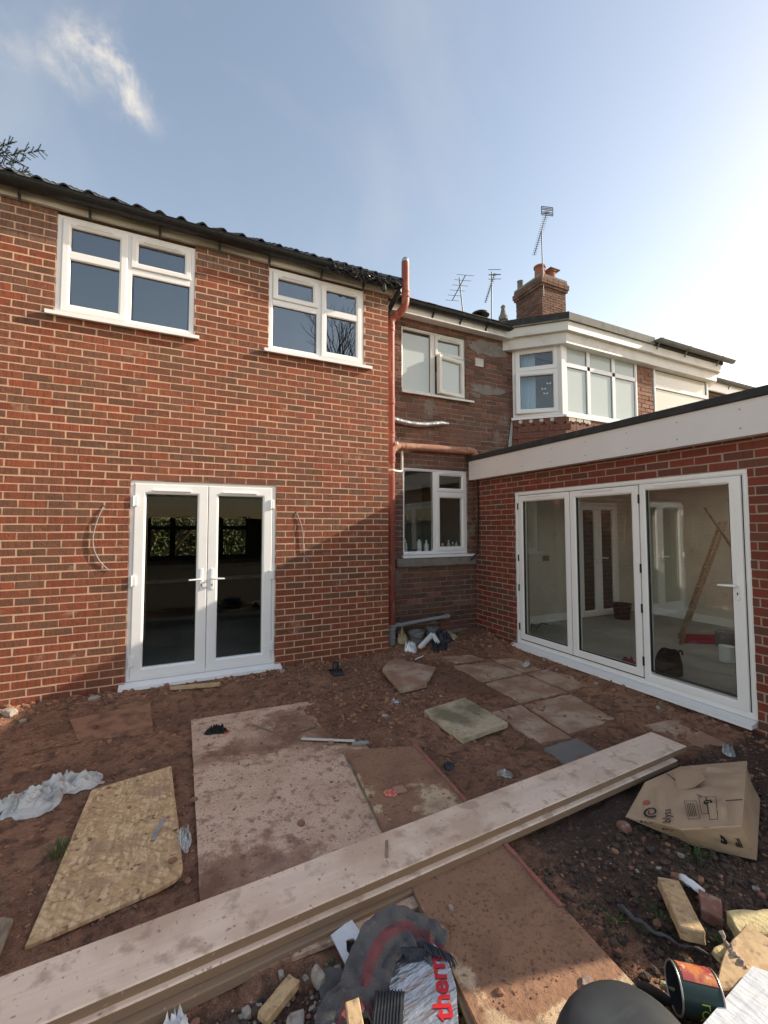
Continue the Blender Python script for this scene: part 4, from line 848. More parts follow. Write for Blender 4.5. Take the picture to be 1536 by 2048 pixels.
# ================================================================== trees and hedges
def conifer():
    t = thing('conifer_tree', 'dark conifer whose branch tips show behind the left roof', 'tree', (-5.9, 14.2, 0))
    ob('trunk', MB().tube([(-5.9, 14.2, 0), (-5.9, 14.2, 7), (-5.85, 14.2, 14.5)], [.28, .2, .04], 10), 'bark', t)
    r = random.Random(3); m = MB(); nd = MB()
    def branch(p, d, L, sub):
        pts = []; q = Vector(p); dd = Vector(d).normalized()
        for k in range(7):
            pts.append(q.copy()); q = q+dd*L/6; dd = (dd+Vector((0, 0, .05))).normalized()
        m.tube([x[:] for x in pts], [max(.004, .012*(1-k/7)*L) for k in range(7)], 5, False)
        if sub:
            for k in range(1, 7):
                for s in (-1, 1):
                    for h in range(5):
                        sd = (dd.cross(Vector((0, 0, 1)))*s*r.uniform(.1, .8)+dd*.7+Vector((0, 0, r.choice((-.7, .9))*r.uniform(.5, 1.2)))).normalized()
                        twig(pts[k]+dd*L/6*h*.2, sd, min(.5, L*.26)*(1.15-k/8)*r.uniform(.6, 1.1))
        twig(pts[-1], dd, .35)
    def twig(p, d, L):
        d = Vector(d).normalized(); n = max(6, int(L/.012)); side = d.cross(Vector((r.uniform(-1, 1), r.uniform(-1, 1), 1))).normalized(); up = side.cross(d)
        m.tube([tuple(p), tuple(p+d*L)], .006, 4, False)
        for k in range(n):
            b = p+d*L*k/n
            for s in range(5):
                a = r.uniform(0, 2*PI); e = (side*math.cos(a)+up*math.sin(a)+d*.9).normalized(); ln = r.uniform(.025, .05); w = d.cross(e)*.008
                nd.add([(b-w)[:], (b+w)[:], (b+e*ln)[:]], [(0, 1, 2)])
    for k in range(46):
        z = 5+9.2*k/46; a = k*2.4; L = (15.2-z)*.24
        branch((-5.87, 14.2, z), (math.cos(a), math.sin(a), .12), L, L > .8)
    for (tip) in ((-3.33, 13.9, 11.55), (-3.75, 13.9, 11.15), (-3.95, 13.8, 11.5), (-3.6, 13.9, 10.9)):
        o = Vector((-5.87, 14.2, tip[2]-.75)); branch(o, Vector(tip)-o+Vector((0, 0, -.3)), (Vector(tip)-o).length*.9, True)
    ob('branches', m, 'bark', t); tag(ob('needles', nd, 'needle', t), kind='stuff')
conifer()
def hedge(name, lab, x0, x1, y0, y1, h, n, seed, size=.09):
    t = thing(name, lab, 'hedge', ((x0+x1)/2, (y0+y1)/2, 0)); r = random.Random(seed); m = MB()
    for k in range(n):
        x = r.uniform(x0, x1); z = r.uniform(.0, h)*(.9+.1*noise.noise(Vector((x, 0, 0)))); y = r.uniform(y0, y1) if r.random() < .3 else (y0+abs(r.gauss(0, .12)) if y0 > 0 else y1-abs(r.gauss(0, .12)))
        a = Vector((r.uniform(-1, 1), r.uniform(-1, 1), r.uniform(-1, 1))).normalized(); b = a.orthogonal().normalized(); p = Vector((x, y, z)); s = size*r.uniform(.5, 1.1)
        m.add([(p-a*s)[:], (p+b*s*.45)[:], (p+a*s)[:], (p-b*s*.45)[:]], [(0, 1, 2, 3)])
    ob('core', MB().box(x0+.1, x1-.1, y0+.2, y1-.2, 0, h*.9), 'bark', t); tag(ob('leaves', m, 'hedge_leaf', t), kind='stuff')
hedge('front_hedge', 'sunlit hedge seen through the french doors and the front window beyond', -3.0, 7.0, 15.5, 16.5, 2.3, 10000, 5)
hedge('garden_hedge', 'garden hedge mirrored in the french door glass', -12, 14, -15, -13.8, 2.4, 9000, 6, .14)
def bare_tree(x, y, h, seed, lab):
    t = thing('bare_tree', lab, 'tree', (x, y, 0)); m = MB(); r = random.Random(seed)
    def grow(p, d, L, w, n):
        q = p+d*L; m.tube([p[:], ((p+q)/2+Vector((r.uniform(-1, 1), r.uniform(-1, 1), 0))*L*.05)[:], q[:]], [w, w*.85, w*.65], 6, False)
        if n == 0: return
        for k in range(3 if n > 2 else 2):
            e = (d+Vector((r.uniform(-.8, .8), r.uniform(-.8, .8), r.uniform(-.1, .6)))).normalized(); grow(q, e, L*r.uniform(.6, .82), w*.6, n-1)
    grow(Vector((x, y, 0)), Vector((0, 0, 1)), h*.28, h*.018, 6); ob('trunk', m, 'bark', t)
bare_tree(9.0, -12.5, 14, 4, 'leafless tree mirrored in the right upstairs window')
bare_tree(2.0, -15, 11, 8, 'leafless tree mirrored in the french door glass')

# ================================================================== boards and slabs in the yard
def plate(name, lab, cat, poly, z0, th, mat, tilt=(0, 0), jag=0, seg=0, group=None, seed=0, ctr=None):
    r = random.Random(seed); P = list(poly)
    if jag:
        Q = []
        for (a, b) in zip(P, P[1:]+P[:1]):
            n = max(1, int(math.hypot(b[0]-a[0], b[1]-a[1])/seg)); Q += [(a[0]+(b[0]-a[0])*k/n+(r.uniform(-jag, jag) if k else 0), a[1]+(b[1]-a[1])*k/n+(r.uniform(-jag, jag) if k else 0)) for k in range(n)]
        P = Q
    cx = sum(p[0] for p in P)/len(P); cy = sum(p[1] for p in P)/len(P)
    if ctr: cx, cy = ctr
    zz = [z0+(p[0]-cx)*tilt[0]+(p[1]-cy)*tilt[1] for p in P]
    b = bmesh.new(); lo = [b.verts.new((p[0], p[1], z)) for p, z in zip(P, zz)]; hi = [b.verts.new((p[0], p[1], z+th)) for p, z in zip(P, zz)]; n = len(P)
    b.faces.new(hi); b.faces.new(lo[::-1])
    for k in range(n): b.faces.new((lo[k], lo[(k+1) % n], hi[(k+1) % n], hi[k]))
    bmesh.ops.recalc_face_normals(b, faces=b.faces[:])
    e = [x for x in b.edges if all(v in hi for v in x.verts)]
    bmesh.ops.bevel(b, geom=e, offset=min(.004, th*.2), segments=1, affect='EDGES')
    me = bpy.data.meshes.new(name); b.to_mesh(me); b.free()
    o = ob(name, me, mat); 
    return tag(o, lab, cat, group) if lab else o
def gridplate(name, corners, z, th, mat, mud, n=64, parent=None):
    a, b, c, d = [Vector((*p, 0)) for p in corners]; m = MB(); W = n+1; V = []
    for j in range(W):
        for i in range(W):
            s, t = i/n, j/n; p = (a*(1-s)+b*s)*(1-t)+(d*(1-s)+c*s)*t
            if i in (0, n): p.x += .003*noise.noise(Vector((p.y*6, i, 1)))
            V.append((p.x, p.y, z+th+.0015*noise.noise(p*3)))
    F = [(j*W+i, j*W+i+1, (j+1)*W+i+1, (j+1)*W+i) for j in range(n) for i in range(n)]; k = W*W
    rim = [i for i in range(W)]+[j*W+n for j in range(1, W)]+[n*W+i for i in range(n-1, -1, -1)]+[j*W for j in range(n-1, 0, -1)]
    V2 = V+[(V[i][0], V[i][1], z) for i in rim]; L = len(rim)
    F += [(rim[q], k+q, k+(q+1) % L, rim[(q+1) % L]) for q in range(L)]
    me = MB().add(V2, F).mesh(name); at = me.attributes.new('mud', 'FLOAT', 'POINT'); at.data.foreach_set('value', [mud(x, y) for x, y, z_ in V2]); return ob(name, me, mat, parent)
def blob(x, y, cx, cy, rx, ry): return math.exp(-(((x-cx)/rx)**2+((y-cy)/ry)**2))
def mud_a(x, y): return min(1, .22+.95*blob(x, y, .30, 2.05, .34, .34)+.8*blob(x, y, 1.45, 3.55, .5, .42)+.55*blob(x, y, .6, 3.45, .7, .16)+.35*blob(x, y, .9, 3.85, .3, .2)+.4*blob(x, y, 1.3, 2.7, .12, .2))
def mud_b(x, y): return min(1, .80-.55*blob(x, y, 1.46, 2.28, .16, .2)-.4*blob(x, y, 1.10, 2.55, .06, .5)-1.0*(1-sm(y+.10*x, 1.18, 1.34))-.5*blob(x, y, .99, 1.35, .05, .35)+.1*blob(x, y, 1.3, 1.6, .3, .3))
tag(gridplate('chipboard_sheet', [(.140, 1.74), (1.34, 1.70), (1.37, 4.10), (.184, 4.162)], .004, .018, 'chipboard', mud_a), 'large pale chipboard sheet lying flat, half covered in reddish mud', 'board')
plate('osb_board', 'yellow strand board offcut with a rounded corner lying on the soil', 'board',
      [(-.483, 2.23), (-.02, 2.308), (.045, 2.332), (.075, 2.36), (.084, 2.40), (.033, 3.424), (-.417, 3.336)], .008, .018, 'osb', jag=.002, seg=.3)
RS = thing('muddy_board', 'long muddy board with a red strip along its right edge, under the planks', 'board', (1.3, 2, .03))
def sub(o, p):
    o.parent = p; o.matrix_parent_inverse = WINV[p.name]; return o
gridplate('board', [(.890, .92), (1.505, 1.05), (1.672, 2.886), (1.177, 3.061)], .026, .018, 'chipboard_muddy', mud_b, 80, RS)
sub(plate('edge_strip', None, None, [(1.517, 1.42), (1.539, 1.415), (1.575, 1.82), (1.614, 2.25), (1.675, 2.92), (1.655, 2.925), (1.593, 2.25), (1.553, 1.82)], .0445, .010, 'red_wood', jag=.004, seg=.08, seed=4), RS)
sub(plate('lower_layer', None, None, [(.868, .93), (.93, .93), (1.06, 1.80), (1.2, 3.03), (1.152, 3.05), (1.005, 1.80)], .008, .0165, 'wood_old', jag=.003, seg=.1, seed=5), RS)
def plank(lab, x0, x1, yc0, yc1, w, z, th, roll=0.0, seed=0, top='plank'):
    ang = math.atan2(yc1-yc0, x1-x0); L = math.hypot(x1-x0, yc1-yc0); r = random.Random(seed)
    n = 40; b = MB(); prof_ = [(-w/2, 0), (-w/2, th-.005), (-w/2+.005, th), (w/2-.005, th), (w/2, th-.005), (w/2, 0)]; k6 = len(prof_)
    for i in range(n+1):
        x = L*i/n; j1, j2 = .0025*noise.noise(Vector((x*3, seed, 0))), .0025*noise.noise(Vector((x*3, seed, 9)))
        b.V += [(x+(r.uniform(-.003, .003) if i in (0, n) else 0), y+(j1 if y < 0 else j2), z_) for y, z_ in prof_]
    b.F += [(i*k6+a, i*k6+(a+1) % k6, (i+1)*k6+(a+1) % k6, (i+1)*k6+a) for i in range(n) for a in range(k6)]+[tuple(range(k6)), tuple(n*k6+a for a in range(k6))[::-1]]
    o = ob('plank', b, top, None, Matrix.Translation((x0, yc0, z)) @ Matrix.Rotation(ang, 4, 'Z') @ Matrix.Rotation(roll, 4, 'X'))
    o.data.materials.append(MATS['plank_edge'])
    for p in o.data.polygons:
        if abs(p.normal.z) < .6 and abs(p.normal.x) < .6: p.material_index = 1
    return tag(o, lab, 'plank', 'scaffold planks across the yard')
plank('long pale scaffold plank on top of the pile crossing the yard', -1.05, 3.295, 1.855, 2.035, .250, .083, .037, seed=1)
plank('second scaffold plank just below the top one, edge showing in front', -.9, 3.12, 1.842, 1.992, .245, .0445, .037, seed=2)
plank('lowest plank of the pile, in shadow at lower left', -.75, 1.00, 1.79, 1.885, .225, .004, .038, seed=3, top='plank_edge')
plate('strand_board_edge', 'edge of a grey board entering at the lower left of the yard', 'board', [(-.95, 2.1), (-.56, 2.20), (-.562, 2.40), (-.60, 2.43), (-1.0, 2.38)], .012, .018, 'wood_old', seed=6)
plate('buried_board', 'mud-coloured board half sunk in soil left of the chipboard sheet', 'board', [(-.75, 4.62), (-.14, 4.72), (-.10, 4.10), (-.62, 4.18)], -.004, .022, 'clod', tilt=(0, .045), seed=7, jag=.006, seg=.1)
# paving
PV = 'paving flags sunk in the yard soil'
for lab, poly, mt in (('dusty sunken paving flag nearest the house corner', [(3.09, 4.44), (3.62, 4.36), (3.645, 3.88), (3.06, 3.86)], 'concrete'),
    ('dusty sunken paving flag beside the bifold threshold', [(3.68, 4.40), (4.02, 4.32), (4.08, 3.88), (3.675, 3.87)], 'concrete'),
    ('muddy sunken paving flag in the third row', [(3.06, 3.80), (3.645, 3.825), (3.625, 3.24), (3.02, 3.24)], 'concrete'),
    ('muddy sunken paving flag right of the third row one', [(3.68, 3.82), (4.08, 3.83), (4.10, 3.25), (3.66, 3.25)], 'concrete'),
    ('narrow sunken paving flag left of the straight joint', [(2.62, 3.19), (2.972, 3.20), (2.872, 2.53), (2.60, 2.58)], 'concrete'),
    ('sunken paving flag right of the straight joint', [(3.01, 3.19), (3.62, 3.19), (3.50, 2.62), (2.915, 2.60)], 'concrete'),
    ('rough grey concrete patch behind the plank end', [(2.55, 2.50), (2.895, 2.50), (2.87, 2.18), (2.50, 2.20)], 'concrete_grey'),
    ('dusty paving flag near the door handle end of the bifold', [(3.62, 2.42), (4.00, 2.38), (3.86, 1.92), (3.56, 1.95)], 'concrete'),
    ('small sunken paving flag at the very back', [(3.12, 4.78), (3.52, 4.70), (3.56, 4.46), (3.16, 4.50)], 'concrete')):
    cx_, cy_ = sum(p[0] for p in poly)/4, sum(p[1] for p in poly)/4
    plate('paving_flag', lab, 'paving flag', poly, gh(cx_, cy_, False)-.024, .042, mt, jag=.010, seg=.07, seed=len(lab), group=PV)
plate('broken_slab', 'broken concrete slab with snapped corners lying loose near the house corner', 'slab', [(2.185, 4.54), (2.076, 3.911), (2.40, 3.93), (2.44, 4.02), (2.53, 4.09), (2.778, 4.346), (2.70, 4.47), (2.504, 4.845), (2.35, 4.75)], .022, .034, 'concrete', tilt=(.0, .015), jag=.004, seg=.10, seed=2)
plate('mossy_slab', 'square mossy paving slab lying loose on the soil in the middle', 'slab', [(2.041, 3.393), (2.032, 2.813), (2.531, 2.875), (2.539, 3.468)], .012, .042, 'concrete_moss', jag=.004, seg=.08, seed=3)

# ================================================================== loose soil, stones and rubble
ICO = None
def ico():
    b = bmesh.new(); bmesh.ops.create_icosphere(b, subdivisions=1, radius=1); V = np.array([v.co[:] for v in b.verts]); b.verts.index_update(); F = np.array([[v.index for v in f.verts] for f in b.faces]); b.free(); return V, F
IV, IF = ico()
SURF = [(.14, 1.34, 1.7, 4.16, .022), (-.45, .06, 2.3, 3.4, .026), (1.02, 1.6, 1.2, 2.95, .044)]
def surf(x, y):
    z = gh(x, y)
    for (a, b, c, d, h) in SURF:
        if a < x < b and c < y < d: z = max(z, h)
    return z
def onplank(x, y): return 1.66 < y < 2.2 and x < 3.3
def scatter(name, lab, n, fpos, smin, smax, mat, seed, flat=.6):
    r = np.random.RandomState(seed); Vs = []; Fs = []; c = 0; tries = 0
    while c < n and tries < n*6:
        tries += 1; x, y = fpos(r)
        if onplank(x, y): continue
        if name in ('soil_crumbs', 'soil_clods') and surf(x, y) > gh(x, y)+.003 and r.rand() < .85: continue
        s = smin+(smax-smin)*r.rand()**3
        v = IV*(1+.45*(r.rand(12, 1)-.5))*s*np.array((1+.5*r.rand(), .7+.5*r.rand(), flat+.3*r.rand())); a = r.rand()*6.28
        v = np.stack((v[:, 0]*math.cos(a)-v[:, 1]*math.sin(a), v[:, 0]*math.sin(a)+v[:, 1]*math.cos(a), v[:, 2]), 1)+np.array((x, y, surf(x, y)+s*.25))
        Vs.append(v); Fs.append(IF+12*c); c += 1
    me = bpy.data.meshes.new(name); me.from_pydata(np.concatenate(Vs).tolist(), [], np.concatenate(Fs).tolist()); return tag(ob(name, me, mat), lab, kind='stuff')
def anyw(r): return r.uniform(-1.5, 4.2), .9+4.4*r.rand()**1.3
def edges(r):
    k = r.rand()
    if k < .4: return r.uniform(-1.6, 2.6), 5.08-abs(r.normal(0, .14))
    if k < .6: return r.uniform(2.3, 4.2), 5.2-abs(r.normal(0, .35))
    if k < .75: return 4.22-abs(r.normal(0, .12)), r.uniform(1.6, 5.2)
    return r.normal(1.9, .35), r.normal(3.9, .45)
def onsheet(r): return (r.uniform(1.0, 1.58), r.uniform(1.05, 1.72)) if r.rand() < .45 else (r.uniform(.15, 1.9), r.uniform(2.2, 4.2))
def darkpos(r): return (r.uniform(1.55, 3.4), r.uniform(.9, 1.9)) if r.rand() < .65 else (r.uniform(-.3, 1.0), r.uniform(1.1, 1.72))
scatter('soil_clods', 'clods of reddish soil lying over the yard', 700, anyw, .008, .024, 'clod', 21)
scatter('soil_crumbs', 'crumbs of reddish soil scattered over the yard', 5600, anyw, .0025, .012, 'clod', 1)
scatter('rubble_crumbs', 'crumbs of rubble along the foot of the walls', 2600, edges, .004, .026, 'clod', 2)
scatter('board_crumbs', 'crumbs of soil on the boards', 1500, onsheet, .0015, .006, 'clod', 3)
def heap(r): return r.uniform(-.2, 1.0), r.uniform(1.12, 1.72)
scatter('stone_chips', 'flat stone and slate chips in the soil below the planks', 500, heap, .004, .016, 'rubble_grey', 31, .3)
scatter('bark_chips', 'brown chips of wood and brick in the soil below the planks', 500, heap, .004, .014, 'rubble_red', 32, .3)
scatter('slab_rubble', 'brick crumbs round the loose slabs and the wall foot', 900, edges, .004, .015, 'rubble_red', 33, .5)
scatter('dark_clods', 'dark topsoil clods in the foreground', 3400, darkpos, .003, .020, 'clod_dark', 4)
scatter('pale_grit', 'pale grit and mortar crumbs in the soil', 1100, lambda r: anyw(r) if r.rand() < .6 else edges(r), .002, .007, 'pebble', 5)
def stone(name, lab, x, y, s, mat, seed, group=None, z=None, sh=(1, .8, .6), rot=0):
    r = np.random.RandomState(seed); b = bmesh.new(); bmesh.ops.create_icosphere(b, subdivisions=2, radius=1)
    for v in b.verts:
        n_ = noise.noise(Vector(v.co)*1.3+Vector((seed, 0, 0)))
        q = v.co*(1+.45*n_); q = Vector([max(-.72, min(.72, c)) for c in q]); v.co = Vector((q.x*sh[0]*s, q.y*sh[1]*s, q.z*sh[2]*s))
    me = bpy.data.meshes.new(name); b.to_mesh(me); b.free()
    return tag(ob(name, me, mat, None, Matrix.Translation((x, y, (surf(x, y) if z is None else z)+s*sh[2]*.35)) @ Matrix.Rotation(rot or r.rand()*6, 4, 'Z')), lab, 'stone', group)
q = random.Random(77)
ORD = ('first', 'second', 'third', 'fourth', 'fifth', 'sixth', 'seventh', 'eighth', 'ninth', 'tenth')
for zone, n, x0, x1, y0, y1, smin, smax, mats, words in (
    ('along the foot of the left wall', 10, -1.0, 2.4, 4.80, 4.98, .016, .036, ('rubble_red', 'rubble_grey'), ('reddish brick lump', 'pale mortar lump')),
    ('before the back corner heap', 8, 2.5, 4.0, 4.62, 4.92, .016, .038, ('rubble_red', 'rubble_grey'), ('reddish brick lump', 'pale mortar lump')),
    ('on the soil between the two loose slabs', 10, 1.6, 2.6, 3.42, 3.95, .016, .042, ('rubble_red', 'rubble_grey'), ('reddish brick shard', 'pale stone shard')),
    ('beside the bifold threshold', 8, 4.02, 4.15, 1.9, 4.6, .014, .032, ('rubble_grey', 'rubble_red'), ('pale rubble bit', 'brown rubble bit')),
    ('between cardboard box and timber block', 8, 1.75, 2.55, 1.1, 1.62, .014, .026, ('rubble_red', 'rubble_grey'), ('brown stone', 'grey stone')),
    ('in soil below the planks, bottom left', 10, .02, .56, 1.50, 1.70, .012, .028, ('rubble_grey', 'rubble_red'), ('grey stone', 'brown stone'))):
    xs_ = sorted(q.uniform(x0, x1) for k in range(n)); cnt = [0, 0]
    for k, x in enumerate(xs_):
        w = k % 2; stone('rubble_stone', '%s %s, %s from left' % (words[w], zone, ORD[cnt[w]]), x, q.uniform(y0, y1), q.uniform(smin, smax), mats[w], 300+k+int(100*x0), 'loose stones '+zone, sh=(1, .75, q.uniform(.35, .65))); cnt[w] += 1
for lab, x, y, s, mt, sd in (('broad flat pale stone at the foot of the wall far left', -1.22, 4.86, .07, 'rubble_grey', 1), ('brown stone beside the flat pale one at far left', -1.28, 4.70, .06, 'rubble_red', 2),
    ('small pale stone right of the flat one at far left', -1.10, 4.74, .035, 'rubble_grey', 3), ('knobbly mortar lump below the left end of the french door sill', -.62, 4.93, .06, 'rubble_grey', 4),
    ('white stone on the muddy board near the foreground', 1.10, 1.62, .016, 'pebble', 5)):
    stone('stone', lab, x, y, s, mt, sd)
# twigs, chips and grass
tw = MB(); r8 = np.random.RandomState(8)
for k in range(420):
    x, y = anyw(r8) if r8.rand() < .55 else edges(r8)
    if onplank(x, y): continue
    a = r8.rand()*6.28; L = r8.uniform(.01, .05); z = surf(x, y)+.006; tw.tube([(x, y, z), (x+math.cos(a)*L, y+math.sin(a)*L, z+r8.uniform(-.002, .008))], r8.uniform(.0008, .0022), 4, False)
tag(ob('wood_splinters', tw, 'wood_old'), 'splinters and twigs scattered over the soil', kind='stuff')
def tuft(lab, x, y, n, h, sp, seed):
    r = random.Random(seed); m = MB()
    for k in range(n):
        a = r.uniform(0, 6.28); d = r.uniform(0, sp); bx, by = x+math.cos(a)*d, y+math.sin(a)*d; z = gh(bx, by)-.004; l = h*r.uniform(.5, 1); lean = r.uniform(.2, .9); w = .0025; px, py = -math.sin(a)*w, math.cos(a)*w
        p1 = (bx+math.cos(a)*l*lean*.4, by+math.sin(a)*l*lean*.4, z+l*.6); p2 = (bx+math.cos(a)*l*lean, by+math.sin(a)*l*lean, z+l*(.95-.5*lean))
        m.add([(bx-px, by-py, z), (bx+px, by+py, z), (p1[0]+px, p1[1]+py, p1[2]), (p1[0]-px, p1[1]-py, p1[2]), p2], [(0, 1, 2, 3), (3, 2, 4)])
    if sp > .09: tag(ob('sparse_grass', m, 'leaf_green'), lab, kind='stuff')
    else: tag(ob('grass_tuft', m, 'leaf_green'), lab, 'grass', 'grass tufts in the soil')
tuft('green weed tuft against the left edge of the strand board', -.49, 2.80, 40, .09, .05, 1)
tuft('thin grass tuft in front of the cardboard box', 2.40, 1.36, 34, .07, .06, 2)
tuft('grass tuft beside the broken brick', 1.98, 1.02, 44, .07, .08, 3)
tuft('sparse grass at the right edge of the muddy board', 1.70, 1.30, 50, .05, .14, 4)
tuft('grass growing beside the torn mat', .62, 1.56, 50, .06, .10, 5)
tuft('sparse weeds between the timber block and the muddy board', 1.86, 1.22, 40, .05, .12, 6)

# ================================================================== cardboard box
def frame3(o, u, v):
    u = Vector(u).normalized(); v = (Vector(v)-u*u.dot(Vector(v))).normalized(); w = u.cross(v); o = Vector(o)
    return Matrix(((u.x, v.x, w.x, o.x), (u.y, v.y, w.y, o.y), (u.z, v.z, w.z, o.z), (0, 0, 0, 1)))
CBX = thing('cardboard_box', 'crushed brown cardboard box with black print lying by the plank ends', 'box', (2.7, 1.5, 0))
A, B_, Cc, D = (2.671, 1.80, .085), (2.336, 1.696, .03), (3.05, 1.81, .085), (3.359, 1.576, .16)
E_, F_, G, H_ = (2.712, 1.296, .18), (2.593, 1.249, .17), (2.661, 1.223, .0), (3.229, 1.454, .02)
I1, I2, J1, J2, J3, H2 = (2.403, 1.504, .0), (2.493, 1.402, .0), (2.376, 1.632, .05), (2.369, 1.413, .12), (2.495, 1.330, .15), (3.426, 1.612, .02)
def lerp(a, b, t): return tuple(x+(y-x)*t for x, y in zip(a, b))
def panel(corners, n, bend, seed, back=.004):
    """bilinear sheet over four corners with creases, given a real thickness"""
    a, b, c, d = map(Vector, corners); m = MB(); nv = n+1; nor = (b-a).cross(d-a).normalized(); top = []
    for j in range(nv):
        for i in range(nv):
            s, t = i/n, j/n; p = (a*(1-s)+b*s)*(1-t)+(d*(1-s)+c*s)*t
            e = min(s, 1-s, t, 1-t); p = p+nor*bend*(1.1*abs(noise.noise(Vector((s*2.6+seed, t*2.6, seed))))-.25+.5*abs(noise.noise(Vector((s*5+seed, t*4, 3*seed)))))*min(1, e*5); top.append(p)
    low = [p-nor*back for p in top]; V = [p[:] for p in top]+[p[:] for p in low]; k = nv*nv
    m.add(V, [(j*nv+i, j*nv+i+1, (j+1)*nv+i+1, (j+1)*nv+i) for j in range(n) for i in range(n)]+[(k+j*nv+i, k+(j+1)*nv+i, k+(j+1)*nv+i+1, k+j*nv+i+1) for j in range(n) for i in range(n)])
    rim = [i for i in range(nv)]+[j*nv+n for j in range(1, nv)]+[n*nv+i for i in range(n-1, -1, -1)]+[j*nv for j in range(n-1, 0, -1)]
    m.add(V, [(rim[i], k+rim[i], k+rim[(i+1) % len(rim)], rim[(i+1) % len(rim)]) for i in range(len(rim))]); return m
ob('top_panel', panel((J2, F_, lerp(D, E_, .35), lerp(A, Cc, .55)), 22, .040, 1), 'cardboard', CBX, None, 25)
ob('left_panel', panel((J1, J2, lerp(A, Cc, .55), A), 14, .020, 2), 'cardboard', CBX, None, 25)
ob('left_flap', panel((B_, J1, A, lerp(A, B_, .2)), 8, .006, 9), 'cardboard', CBX, None, 25)
ob('back_panel', panel((lerp(A, Cc, .54), lerp(D, E_, .36), D, Cc), 14, .035, 3), 'cardboard', CBX, None, 25)
ob('front_panel', panel((lerp(I1, G, .30), G, F_, J2), 12, .010, 4), 'cardboard', CBX, None, 25)
ob('front_flap', panel((B_, lerp(I1, G, .30), J2, J1), 10, .008, 5), 'cardboard', CBX, None, 25)
ob('side_panel', panel((G, H_, lerp(D, E_, .34), F_), 10, .015, 6), 'cardboard_in', CBX, None, 25)
ob('far_side_panel', panel((H_, H2, D, lerp(D, E_, .36)), 8, .010, 7), 'cardboard_in', CBX, None, 25)
def tri_patch(pts, lift, name, mat):
    P = [Vector(p)+Vector((0, 0, lift)) for p in pts]; n = len(P)
    return ob(name, MB().add([p[:] for p in P]+[(p-Vector((0, 0, .003)))[:] for p in P], [tuple(range(n)), tuple(range(2*n-1, n-1, -1))]+[(k, n+k, n+(k+1) % n, (k+1) % n) for k in range(n)]), mat, CBX)
def on_top(s, t, lift=.014):
    a, b, c, d = map(Vector, (J2, F_, lerp(D, E_, .35), lerp(A, Cc, .55))); return (a*(1-s)+b*s)*(1-t)+(d*(1-s)+c*s)*t+Vector((0, 0, lift))
tri_patch([on_top(.10, .62, .008), on_top(.33, .64, .018), on_top(.50, .78, .03), on_top(.46, 1.0, .02), on_top(.12, 1.0, .010)], .004, 'torn_flap', 'cardboard')
def crease(pts, name='crease', w=.0022):
    ob(name, MB().tube([p[:] for p in pts], w, 5), 'bark', CBX)
crease([on_top(.02, .98, .006), on_top(.25, .62, .010), on_top(.42, .50, .012)]); crease([on_top(.75, .42, .012), on_top(.98, .46, .008)])
def printed(txt, size, org, u, v, mat='ink', lift=.006):
    M = frame3(org, u, v); M = M @ Matrix.Translation((0, 0, lift)); return ob('print', textmesh(txt, size, .0004), mat, CBX, M)
Lp = lambda s, t: (Vector(J1)*(1-s)+Vector(J2)*s)*(1-t)+(Vector(A)*(1-s)+Vector(lerp(A, Cc, .55))*s)*t
ud = (Vector(A)-Vector(J1)); vd = (Vector(J1)-Vector(J2))
Fp = lambda s, t: (Vector(J1)*(1-s)+Vector(J2)*s)*(1-t)+(Vector(B_)*(1-s)+Vector(lerp(I1, G, .30))*s)*t
uf = (Vector(J1)-Vector(B_)); uf2 = (Vector(F_)-Vector(G))
def swirl(org, u, v, r):
    m = MB(); P = []
    for k in range(46):
        t = k/45*2*PI*1.45; rr = r*(.28+.72*k/45); P.append((math.cos(t+1.0)*rr, math.sin(t+1.0)*rr*.9, 0))
    for i in range(45):
        w = r*.115*(.7+.6*i/45); a, b = Vector(P[i]), Vector(P[i+1]); n = (b-a).cross(Vector((0, 0, 1))).normalized()*w
        m.add([(a-n)[:], (a+n)[:], (b+n)[:], (b-n)[:]], [(0, 1, 2, 3)])
    ob('logo', m, 'ink', CBX, frame3(org, u, v) @ Matrix.Translation((0, 0, .010)))
swirl(Lp(.30, .16), ud, vd, .046); swirl(Fp(.32, .50), uf, vd, .040)
printed('blyss', .060, Lp(.74, .14), ud, vd, lift=.012); printed('blyss', .055, Fp(.78, .42), uf, vd, lift=.012)
printed('2', .045, on_top(.52, .42, .004), ud, vd, lift=.008)
ft_ = lambda s, t: (Vector(J2)*(1-s)+Vector(F_)*s)*(1-t)+(Vector(lerp(I1, G, .30))*(1-s)+Vector(G)*s)*t
def disc(org, u, v, r, mat='ink'): ob('print', MB().lathe([(.0001, 0), (r, 0)], 20), mat, CBX, frame3(org, u, v))
disc(on_top(.50, .40, .009), ud, vd, .022); disc(ft_(.56, .45)+Vector((-.004, -.004, .006)), uf2, vd, .026)
printed('2', .03, on_top(.50, .40, .0095), ud, vd, 'cardboard', lift=.002); printed('2', .032, ft_(.56, .45)+Vector((-.004, -.004, .006)), uf2, vd, 'cardboard', lift=.002)
def outline(fn, s0, s1, t0, t1, lift=.010, n=1):
    P = [fn(s0, t0), fn(s1, t0), fn(s1, t1), fn(s0, t1), fn(s0, t0)]
    ob('print', MB().tube([(p+Vector((0, 0, lift))).to_tuple() for p in P], .0012, 4), 'ink', CBX)
ot = lambda s, t: on_top(s, t, 0)
outline(ot, .16, .34, .12, .42); outline(ot, .38, .48, .20, .50); outline(ot, .49, .62, .10, .50); outline(ft_, .10, .34, .1, .8); outline(ft_, .36, .46, .05, .4); outline(ft_, .36, .46, .48, .85)
for k in range(5): ob('print', MB().tube([(on_top(.19+k*.026, .17, .010)).to_tuple(), (on_top(.19+k*.026, .38, .010)).to_tuple()], .0016, 4), 'ink', CBX)
